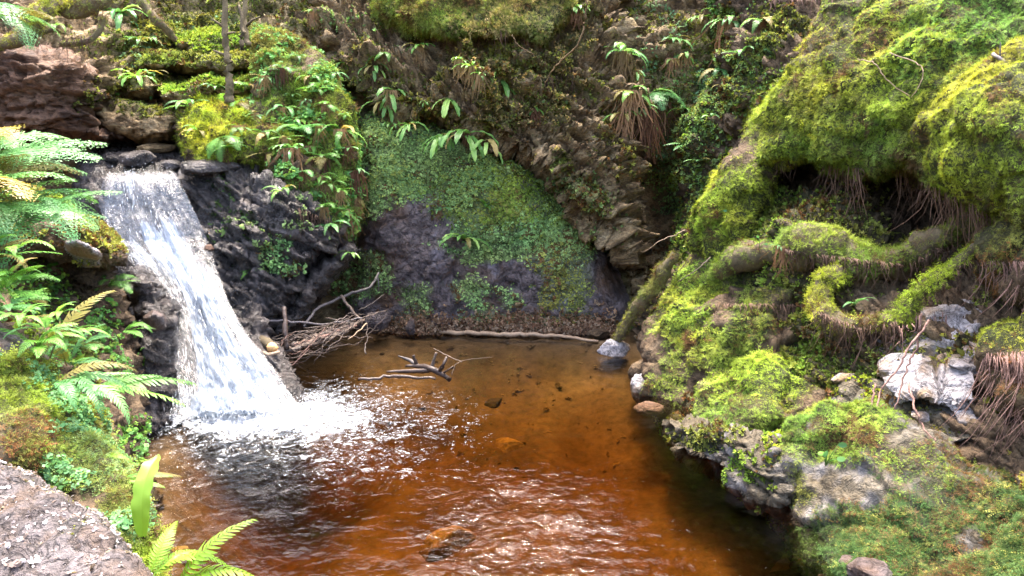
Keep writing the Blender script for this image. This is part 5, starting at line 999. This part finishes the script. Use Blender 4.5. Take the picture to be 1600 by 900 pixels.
# --- right-centre column with long rust skirts
KG = 'ferns on the cleft column'
for px, py, lb, kd, mt, n, L, sh, sk, sl_ in [
        (972, 85, 'arching fern with straw skirt at the top of the column', 'hard', 'fernblue', 7, .24, ('arch', 'droop'), 'straw', .38),
        (990, 110, 'drooping strap fern under the top fern of the column', 'strap', 'fernblue', 6, .20, ('droop', 'hang'), 'straw', .3),
        (1050, 65, 'tall fern with rust skirt right of the column top', 'hard', 'fernblue', 6, .24, ('arch', 'droop'), 'dead', .32),
        (1070, 85, 'pale strap fern hanging beside the tall fern', 'strap', 'fern', 5, .22, ('droop', 'hang'), 'straw', .22),
        (1050, 95, 'lower fern with orange skirt right of the column', 'hard', 'fern', 5, .18, ('droop',), 'dead', .3),
        (1095, 30, 'arching pale fern at the top beside the red roots', 'strap', 'fern', 7, .22, ('arch', 'droop'), 'straw', .26),
        (1140, 35, 'large fern with a long red skirt at the top right of the column', 'hard', 'fernblue', 8, .28, ('arch', 'droop', 'flat'), 'dead', .62),
        (1120, 20, 'fern behind the long red-skirted fern', 'hard', 'fern', 5, .2, ('arch',), None, 0),
        (1155, 85, 'fern fronds reaching left over the dark cleft', 'hard', 'fernblue', 4, .24, ('flat', 'arch'), None, 0),
        (1125, 110, 'pair of ferns over the shaded blue-green moss', 'hard', 'fernblue', 4, .18, ('arch', 'droop'), None, 0),
        (1015, 150, 'largest bright fern of the column above the rust curtain', 'lady', 'fernblue', 8, .28, ('arch', 'droop', 'flat'), 'dead', .55),
        (985, 145, 'fern at the upper left of the rust curtain', 'hard', 'fern', 6, .2, ('arch', 'droop'), 'dead', .5),
        (1000, 170, 'fern in the middle of the rust curtain', 'hard', 'fernblue', 6, .2, ('arch', 'droop'), 'dead', .52),
        (975, 180, 'fern with strap leaves at the left of the rust curtain', 'strap', 'tongue', 5, .17, ('droop', 'arch'), 'dead', .3),
        (1030, 165, 'fern at the right of the rust curtain', 'hard', 'fernblue', 5, .2, ('droop', 'arch'), 'dead', .48),
        (1010, 195, 'ragged fern low in the rust curtain', 'hard', 'fern', 4, .14, ('droop',), 'dead', .42),
        (1068, 225, 'small fern on the blue-green moss below the rust curtain', 'hard', 'fernblue', 5, .18, ('flat', 'arch'), None, 0),
        (1110, 185, 'fern on the shaded moss face right of the cleft', 'hard', 'fernblue', 4, .18, ('flat', 'arch'), None, 0),
        (1095, 250, 'pale fern sprig near the ridge of the right bank', 'hard', 'fernblue', 4, .15, ('flat', 'arch'), None, 0),
        (1065, 170, 'fern sprig on the moss between column and right bank', 'hard', 'fern', 4, .14, ('arch', 'droop'), None, 0),
        (1130, 135, 'small bright fern under the pair of ferns', 'hard', 'fernblue', 4, .14, ('droop',), None, 0),
        (1100, 295, 'fern sprig at the foot of the shaded moss face', 'hard', 'fernblue', 4, .14, ('flat', 'arch'), None, 0),
        (1040, 260, 'tiny fern at the mouth of the dark cleft', 'hard', 'fernblue', 4, .11, ('arch', 'droop'), None, 0),
        (1190, 35, 'fern fringe at the top of the right bank', 'hard', 'fern', 5, .17, ('droop',), 'dead', .25),
        (1222, 385, 'fern with red-brown skirt on the lying mossy trunk', 'hard', 'fernblue', 5, .13, ('flat', 'arch'), 'dead', .24),
        (1338, 478, 'bright little fern inside the loop of the mossy root', 'hard', 'fernblue', 3, .12, ('up', 'arch'), None, 0)]:
    fern(px, py, lb, kd, mt, n, L, 180, 90, sh, sk, sl_, group=KG)
# low leafy undergrowth that nobody could count
def leafy(key, regs, count, size, cols, label, seed):
    S = SHEETS[key]; wt = weights(S['px'], S['py'], regs).max(0) * ss(-.1, .35, fbm(S['v'], 4, 3, seed)); p, n, px, py = sample(S, count, wt)
    tn = np.array(cols)[rng.integers(0, len(cols), count)] * rng.uniform(.6, 1.35, (count, 1))
    scatter('undergrowth', p + n * .02, n * .7 + np.array([0, -.2, .5]) + rng.normal(size=n.shape) * .35, size * np.exp(rng.normal(size=count) * .3), tn, 'leaflet', None, 1.0, label, 'undergrowth')
GC = [(.13, .32, .07), (.18, .38, .12), (.09, .22, .04), (.22, .36, .06)]
leafy('fern_buttress', [(480, 200, 100, 110, 1), (520, 310, 60, 80, 1), (420, 110, 60, 70, .6)], 2600, .028, GC, 'small bright leaves filling the gaps between the buttress ferns', 1)
leafy('left_bank', [(60, 500, 110, 110, 1), (150, 560, 50, 60, .6), (180, 700, 60, 60, .5)], 1200, .022, GC, 'low green leaves covering the left bank below the ledge', 2)
leafy('rock_face', [(780, 300, 150, 60, 1), (620, 240, 60, 90, .8), (880, 360, 70, 50, .6)], 4500, .015, [(.28, .42, .14), (.32, .44, .13), (.32, .38, .09), (.22, .36, .13)], 'tiny bright leaves on the mossy top of the rock face', 3)
leafy('overhanging_cliff', [(740, 130, 200, 110, .8), (930, 320, 60, 110, .9), (600, 80, 80, 80, .6)], 1200, .015, [(.16, .17, .05), (.24, .19, .08), (.12, .19, .06), (.20, .12, .05)], 'withered olive leaf scraps clinging to the overhanging cliff', 4)
leafy('cliff', [(1080, 220, 80, 150, .8), (1000, 60, 80, 80, .5), (300, 80, 140, 60, .4)], 2600, .018, [(.20, .36, .18), (.24, .38, .15), (.16, .28, .12)], 'low leafy cover on the shaded wall right of the cleft', 5)
# broad-leaved seedlings
def seedling(px, py, label, L, n, mat='fernblue'):
    p, nn = hit(px, py); t = empty('seedling', p + nn * .01); tag(t, label, 'seedling'); mb = MB(); r = random.Random(int(px)); tips = []
    for k in range(n):
        a = k * 2.2 + r.uniform(-.3, .3); h = L * (.4 + .6 * k / max(1, n - 1)); tips.append((a, Vector((math.cos(a) * .3 * L, -.25 * L - abs(math.sin(a)) * .1 * L, h))))
    for a, q in tips: mb.tube([(0, 0, 0), tuple(q * .5 + Vector((0, 0, .1 * L))), tuple(q)], [.003, .0025, .0018], 4)
    mb.build('stem', M['fern'], t)
    for a, q in tips:
        lb = MB(); vs = []; w = L * .17
        for i in range(8):
            th = 2 * math.pi * i / 8; vs.append(q + Vector((math.cos(a) * (1 + math.cos(th)) * w + -math.sin(a) * math.sin(th) * w * .65, math.sin(th) * .2 * w - (1 + math.cos(th)) * w * .2, math.sin(th) * w * .65 * math.cos(a) + math.sin(a) * (1 + math.cos(th)) * w * .8)))
        lb.add(vs + [sum(vs, Vector()) / 8 + Vector((0, .004, 0))], [(i, (i + 1) % 8, 8) for i in range(8)]); lb.build('leaf', M[mat], t)
seedling(1290, 728, 'three-leaved seedling on the sloping boulder', .13, 4)
seedling(1188, 388, 'tiny two-leaved seedling on the large moss mound', .08, 2)
seedling(1380, 195, 'pale speck of a seedling on the upper moss bank', .07, 2)
seedling(1122, 335, 'pale leaf caught on the moss by the cleft', .09, 1)
# ---------------------------------------------------------------- hanging root curtains (too many threads to count)
def curtain(px0, px1, py, drop, n, mat, label, seed, Y=None, spread=.05, thick=.0028):
    r = random.Random(seed); mb = MB(); base = None
    for k in range(n):
        px = r.uniform(px0, px1); yy = py(px) if callable(py) else py
        p = hit(px, yy)[0] if Y is None else Vector(at(px, yy, Y))
        p = p + Vector((r.uniform(-.02, .02), r.uniform(-spread, .02), .03)); l = drop * (.12 + 1.05 * r.random() ** 1.7)
        if base is None: base = p.copy()
        q = p - base; sx, sy = r.gauss(0, .26) * l, r.gauss(0, .15) * l; th = thick * r.uniform(.5, 1.5)
        mb.tube([tuple(q + Vector((sx * t * t + r.uniform(-.012, .012), sy * t - .03 * math.sin(3 * t), -l * t))) for t in (0, .25, .5, .75, 1)], [th, th, th * .85, th * .6, th * .3], 3)
    o = mb.build('hanging_roots', M[mat], None); o.location = base; tag(o, label, 'roots', None, 'stuff'); return o
ln = lambda pts: (lambda x: float(np.interp(x, [p[0] for p in pts], [p[1] for p in pts])))
curtain(1285, 1345, ln([(1285, 255), (1345, 270)]), .40, 70, 'root', 'brown root threads hanging in the mouth of the cave', 1)
curtain(1400, 1560, ln([(1400, 262), (1440, 280), (1500, 315), (1560, 345)]), .42, 190, 'root', 'long root fringe under the golden moss bulge', 2, thick=.0022)
curtain(1205, 1290, ln([(1205, 258), (1290, 252)]), .16, 70, 'root', 'short root fringe over the left cave opening', 3)
curtain(1538, 1680, ln([(1538, 560), (1680, 560)]), .50, 300, 'rootred', 'thick red-brown root curtain at the right edge', 4, spread=.10, thick=.0024)
curtain(1530, 1680, ln([(1530, 415), (1680, 420)]), .30, 160, 'rootred', 'purplish root beard below the brown-tipped shoulder', 5, spread=.08, thick=.0021)
curtain(1225, 1330, ln([(1225, 395), (1330, 410)]), .2, 90, 'root', 'root fringe under the lying mossy trunk', 6)
curtain(1330, 1480, ln([(1330, 410), (1410, 418), (1480, 385)]), .2, 110, 'root', 'dark fringe under the right half of the lying trunk', 7)
curtain(1270, 1400, ln([(1270, 490), (1340, 518), (1400, 508)]), .26, 120, 'root', 'root beard under the looping mossy root', 8)
curtain(1440, 1530, ln([(1440, 470), (1530, 395)]), .16, 60, 'root', 'thin threads under the rising end of the looping root', 9)
curtain(1110, 1260, ln([(1110, 480), (1260, 480)]), .18, 90, 'root', 'brown threads on the face of the large moss mound', 10)
curtain(690, 890, ln([(690, 58), (740, 62), (790, 52), (850, 70), (890, 45)]), .2, 150, 'root', 'ragged root fringe below the top moss mantle', 11)
curtain(470, 550, ln([(470, 330), (550, 365)]), .26, 90, 'root', 'dry root fringe under the ferny buttress', 12)
curtain(850, 900, ln([(850, 130), (900, 110)]), .34, 60, 'root', 'fine hanging rootlets beside the vine', 13)
curtain(1200, 1300, ln([(1200, 5), (1300, 0)]), .3, 80, 'rootred', 'red root fringe at the top above the ridge', 14)
curtain(60, 160, ln([(60, 75), (160, 60)]), .18, 40, 'root', 'root threads under the arching roots at the top left', 15)
curtain(420, 470, ln([(420, 105), (470, 120)]), .3, 50, 'root', 'brown rootlets under the upper moss bank', 16)
curtain(1380, 1470, ln([(1380, 520), (1470, 490)]), .3, 26, 'rootred', 'purple-brown roots trailing over the pale broken rocks', 17, spread=.12, thick=.004)
# ---------------------------------------------------------------- saplings, vine, twigs
def stick(label, pts, rad, mat='stick', name='stick', group=None, cat='stick', n=12, seed=0, wob=.012, sides=6, twigs=()):
    P = np.array([at(*q) for q in pts]); C = spline(P, n) if len(P) > 1 else P; r = np.random.default_rng(seed)
    C[1:-1] += r.normal(size=C[1:-1].shape) * wob; rr = np.interp(np.linspace(0, 1, n), np.linspace(0, 1, len(rad)), rad); b = C[0].copy(); mb = MB(); mb.tube(C - b, rr, sides, seed, .18)
    o = mb.build(name, M[mat]); o.location = b; tag(o, label, cat, group)
    for k, (s, dx, dy, dz) in enumerate(twigs):
        i = int(s * (n - 1)); q = C[i] - b; t2 = MB(); d = np.array([dx, dy, dz]); t2.tube([q, q + d * .5 + r.normal(size=3) * .01, q + d], [rr[i] * .6, rr[i] * .45, rr[i] * .2], 5, k, .1); t2.build('twig', M[mat], o)
    return o
stick('slim mossy sapling trunk standing on the upper left terraces', [(358, 162, 7.0), (358, 110, 7.05), (352, 60, 7.1), (351, -60, 7.2)], [.045, .032, .028, .025], 'bark', 'sapling_trunk', cat='sapling', n=30, seed=1, wob=.008, sides=8, twigs=((.55, -.12, 0, .05), (.7, .1, 0, .02), (.75, -.1, -.02, .08)))
stick('second thinner sapling stem right of the slim trunk', [(388, 72, 7.4), (382, 30, 7.5), (386, -60, 7.6)], [.03, .024, .02], 'bark', 'sapling_trunk', cat='sapling', n=20, seed=2, wob=.006, sides=8, twigs=((.4, .15, 0, .1),))
stick('short dead stub leaning by the thinner sapling', [(377, 78, 7.35), (378, 40, 7.4), (374, 8, 7.45)], [.025, .02, .012], 'bark', 'dead_stub', cat='stub', n=12, seed=3, wob=.006)
stick('long bare vine hanging from the top of the middle cliff', [(914, -40, 7.0), (915, 20, 6.95), (905, 65, 6.9), (880, 92, 6.95), (862, 112, 7.0), (850, 135, 7.05)], [.009, .009, .008, .007, .006, .004], 'straw', 'vine', cat='vine', n=40, seed=4, wob=.004)
stick('thin side strand of the bare vine', [(800, 55, 7.0), (812, 72, 6.98), (835, 85, 7.0)], [.005, .004, .003], 'straw', 'vine', cat='vine', n=20, seed=5, wob=.003)
stick('pale curved twig lying on the upper moss bank', [(1340, 92, 5.1), (1368, 100, 5.05), (1385, 125, 5.0), (1422, 152, 4.95)], [.0035, .0035, .003, .002], 'palewood', 'twig', cat='twig', n=24, seed=6, wob=.003)
stick('thin arched twig joined to the pale curved one', [(1390, 82, 5.15), (1438, 102, 4.95), (1440, 128, 4.9), (1424, 152, 4.92)], [.003, .003, .0025, .002], 'palewood', 'twig', cat='twig', n=24, seed=7, wob=.003)
stick('short forked dead stick in the moss near the right edge', [(1552, 84, 4.55), (1572, 98, 4.45)], [.012, .009], 'grey', 'twig', cat='twig', n=6, seed=8, wob=.003, twigs=((.6, -.01, 0, .09),))
stick('bleached twig bridging the dark cleft', [(1008, 392, 6.2), (1030, 378, 6.1), (1052, 368, 6.05), (1070, 360, 6.0)], [.002, .003, .004, .004], 'palewood', 'twig', cat='twig', n=16, seed=9, wob=.004, twigs=((.1, -.06, 0, -.01),))
stick('thin twig on the moss slope below the cleft', [(1060, 440, 5.7), (1090, 420, 5.65), (1110, 402, 5.7)], [.003, .004, .004], 'stick', 'twig', cat='twig', n=12, seed=10, wob=.003)
for k, (pts, lb) in enumerate([([(1440, 490, 3.95), (1432, 540, 3.92), (1412, 590, 3.85), (1398, 640, 3.75)], 'long purple-brown root trailing over the pale rocks'),
                               ([(1452, 500, 3.95), (1420, 545, 3.9), (1400, 580, 3.88), (1372, 620, 3.85), (1378, 690, 3.65)], 'branching root running down the left of the pale rocks'),
                               ([(1420, 600, 3.75), (1430, 640, 3.6), (1440, 665, 3.55), (1462, 690, 3.45)], 'short dark root across the rubble slope'),
                               ([(1368, 600, 3.95), (1362, 640, 3.85), (1372, 660, 3.8), (1382, 700, 3.6)], 'thin reddish root by the pale wedge')]):
    stick(lb, pts, [.006, .006, .005, .003], 'rootred', 'root', cat='root', n=26, seed=20 + k, wob=.003)
# ---------------------------------------------------------------- brushwood pile, driftwood, shore branch
SG = 'brushwood beside the fall'
stick('long bent branch rising from the brushwood to the right', [(475, 510, 6.1), (500, 480, 6.35), (540, 462, 6.6), (578, 448, 6.75), (592, 426, 6.85)], [.012, .013, .014, .013, .011], 'grey', 'branch', SG, 'branch', 24, 31, .006, twigs=((.98, .0, 0, -.16),))
stick('forked brown branch propped against the bent one', [(532, 462, 6.45), (550, 485, 6.4), (566, 505, 6.35)], [.016, .015, .010], 'stick', 'branch', SG, 'branch', 14, 32, .006)
stick('long level twig lying on top of the brushwood', [(417, 502, 6.0), (470, 503, 6.1), (520, 505, 6.2), (566, 497, 6.3)], [.010, .010, .008, .006], 'grey', 'branch', SG, 'branch', 18, 33, .008)
stick('dark twig crossing the rock face to the right of the brushwood', [(560, 486, 6.6), (580, 475, 6.7), (600, 460, 6.8)], [.006, .005, .004], 'darkwood', 'branch', SG, 'branch', 10, 34, .004)
stick('thin twig pointing from the brushwood to the litter', [(565, 498, 6.4), (585, 490, 6.55), (605, 484, 6.7)], [.004, .004, .003], 'stick', 'branch', SG, 'branch', 10, 35, .004)
stick('pale twig slanting from the brushwood into the water', [(573, 505, 6.35), (560, 518, 6.2), (544, 530, 6.05)], [.006, .006, .005], 'palewood', 'branch', SG, 'branch', 10, 36, .004)
stick('dark twig hanging straight down into the water', [(573, 505, 6.4), (574, 525, 6.2), (570, 545, 6.0), (572, 554, 5.95)], [.004, .004, .006, .005], 'darkwood', 'branch', SG, 'branch', 12, 37, .004)
stick('short grey post standing in the brushwood', [(448, 545, 5.8), (446, 515, 5.85), (444, 480, 5.95)], [.022, .021, .018], 'darkwood', 'post', SG, 'post', 14, 38, .003, 8)
lg = empty('cut_log', Vector(at(424, 540, 5.62))); tag(lg, 'short log with a fresh orange cut end beside the fall', 'log')
mb = MB(); mb.tube([(-.12, .12, .02), (-.04, .05, 0), (.015, -.02, -.012)], [.03, .04, .038], 10, 4, .12); mb.build('bark', M['bark'], lg)
mb = MB(); mb.tube([(.012, -.015, -.006), (.022, -.05, -.02)], [.042, .036], 10, 5, .15); mb.build('cut_face', M['cut'], lg)
mb = MB(); mb.tube([(-.07, -.03, -.04), (0, -.07, -.055), (.08, -.05, -.035)], [.012, .02, .010], 6, 6, .2); mb.build('pale_splinter', M['palewood'], lg)
r = random.Random(5)
for k in range(95):
    px = r.triangular(412, 585, 470); py = 560 - (px - 412) * .30 + r.uniform(-24, 20) ; py = min(py, 572); Y = 5.75 + (px - 420) / 180 * .65 + r.uniform(-.2, .2)
    l = r.uniform(20, 75); a = r.gauss(-.28, .35); dx, dy = l * math.cos(a), l * math.sin(a)
    p0 = at(px, py, Y)
    if p0[2] < .0: Y = float(on_plane(px, py, .02)[1])
    rad = r.uniform(.002, .006)
    stick('thin brown stick tangled in the brushwood pile beside the fall', [(px - dx / 2, py - dy / 2, Y - .06), (px, py + r.uniform(-4, 4), Y), (px + dx / 2, py + dy / 2, Y + .12)], [rad, rad * .9, rad * .4], r.choice(['stick', 'stick', 'darkwood', 'stick', 'darkwood', 'rootred']), 'stick', 'small sticks of the brushwood pile', 'stick', 8, 100 + k, .008, 5)
for k in range(7):
    y0 = 548 - k * 3; stick('bough at the base of the brushwood pile, %s of seven' % ['lowest', 'second lowest', 'third lowest', 'middle', 'third highest', 'second highest', 'highest'][k], [(425 + k * 6, y0 + 8, 5.72 + k * .03), (480 + k * 4, y0 - 8, 5.95 + k * .03), (545 + k * 4, y0 - 30, 6.25 + k * .03)], [.018, .02, .012], ['stick', 'darkwood', 'stick', 'rootred'][k % 4], 'stick', 'boughs under the brushwood pile', 'stick', 14, 60 + k, .01)
# driftwood stump in the shallows
dw = empty('driftwood', Vector(on_plane(672, 588, 0))); tag(dw, 'bleached driftwood root stump with upright stubs in the shallow pool', 'driftwood')
b0 = np.array(dw.location)
def dpart(name, pts, rad, mat, seed): mb = MB(); mb.tube(spline(np.array([at(*q) for q in pts]) - b0, 12), np.interp(np.linspace(0, 1, 12), np.linspace(0, 1, len(rad)), rad), 7, seed, .22); mb.build(name, M[mat], dw)
def h0(px, py, z): return (px, py, float(on_plane(px, py, z)[1]))
dpart('trunk', [h0(634, 572, .05), h0(655, 572, .06), h0(678, 578, .06), h0(704, 594, -.03)], [.012, .02, .028, .018], 'darkwood', 1)
dpart('root', [h0(672, 578, .05), h0(650, 580, .03), h0(625, 580, .02), h0(604, 581, .015)], [.024, .019, .014, .007], 'darkwood', 2)
dpart('root', [h0(655, 573, .05), h0(640, 563, .09), h0(622, 556, .13)], [.02, .015, .006], 'grey', 3)
dpart('stub', [h0(674, 577, .05), h0(677, 565, .12), h0(682, 551, .20)], [.02, .015, .010], 'stick', 4)
dpart('stub', [h0(686, 581, .04), h0(692, 571, .12), h0(698, 558, .18)], [.018, .016, .013], 'darkwood', 5)
dpart('stub', [h0(652, 572, .05), h0(648, 562, .11), h0(646, 555, .15)], [.017, .015, .012], 'darkwood', 6)
dpart('root', [h0(690, 584, .02), h0(700, 578, .07), h0(708, 572, .10)], [.012, .008, .004], 'darkwood', 7)
stick('slender twig slanting out of the shallows behind the driftwood', [(678, 545, 6.3), (700, 556, 6.15), (722, 566, 6.0)], [.005, .005, .004], 'stick', 'twig', None, 'twig', 10, 71, .003)
stick('fine arched stem curving out of the water right of the driftwood', [(706, 586, 5.75), (712, 570, 5.8), (730, 562, 5.85), (770, 558, 5.9)], [.003, .003, .002, .0015], 'stick', 'twig', None, 'twig', 20, 72, .002)
stick('submerged dark stick in front of the driftwood', [(560, 592, 5.65), (620, 588, 5.7), (680, 592, 5.65)], [.012, .014, .010], 'darkwood', 'stick', None, 'stick', 16, 73, .006)
def on0(px, py, z=.015): return (px, py, float(on_plane(px, py, z)[1]))
stick('long pale branch lying along the far shore of the pool', [on0(596, 507, .03), on0(660, 514, .03), on0(720, 520, .03), on0(800, 523, .025), on0(870, 525, .025), on0(935, 533, .02)], [.03, .028, .022, .024, .018, .012], 'palewood', 'branch', None, 'branch', 50, 81, .006, 8)
# leaf litter on the far shore and at the foot of the cleft
nl = 2600; lx, ly = rng.uniform(585, 960, nl), 523 - np.abs(rng.normal(size=nl)) * 15; pts = []; keep = []
for a, b in zip(lx, ly):
    h_, nn = hit(a, b)
    if h_.z < .5: pts.append((*h_, *nn))
pts = np.array(pts); lc = np.array([(.26, .15, .09), (.36, .23, .14), (.15, .08, .05), (.42, .30, .2)])[rng.integers(0, 4, len(pts))] * rng.uniform(.6, 1.2, (len(pts), 1))
scatter('leaf_litter', pts[:, :3] + pts[:, 3:] * .01, pts[:, 3:] + rng.normal(size=(len(pts), 3)) * .5, .022 * np.exp(rng.normal(size=len(pts)) * .3), lc, 'leaflet', None, 1.0, 'dry brown leaf litter along the far shore', 'litter')
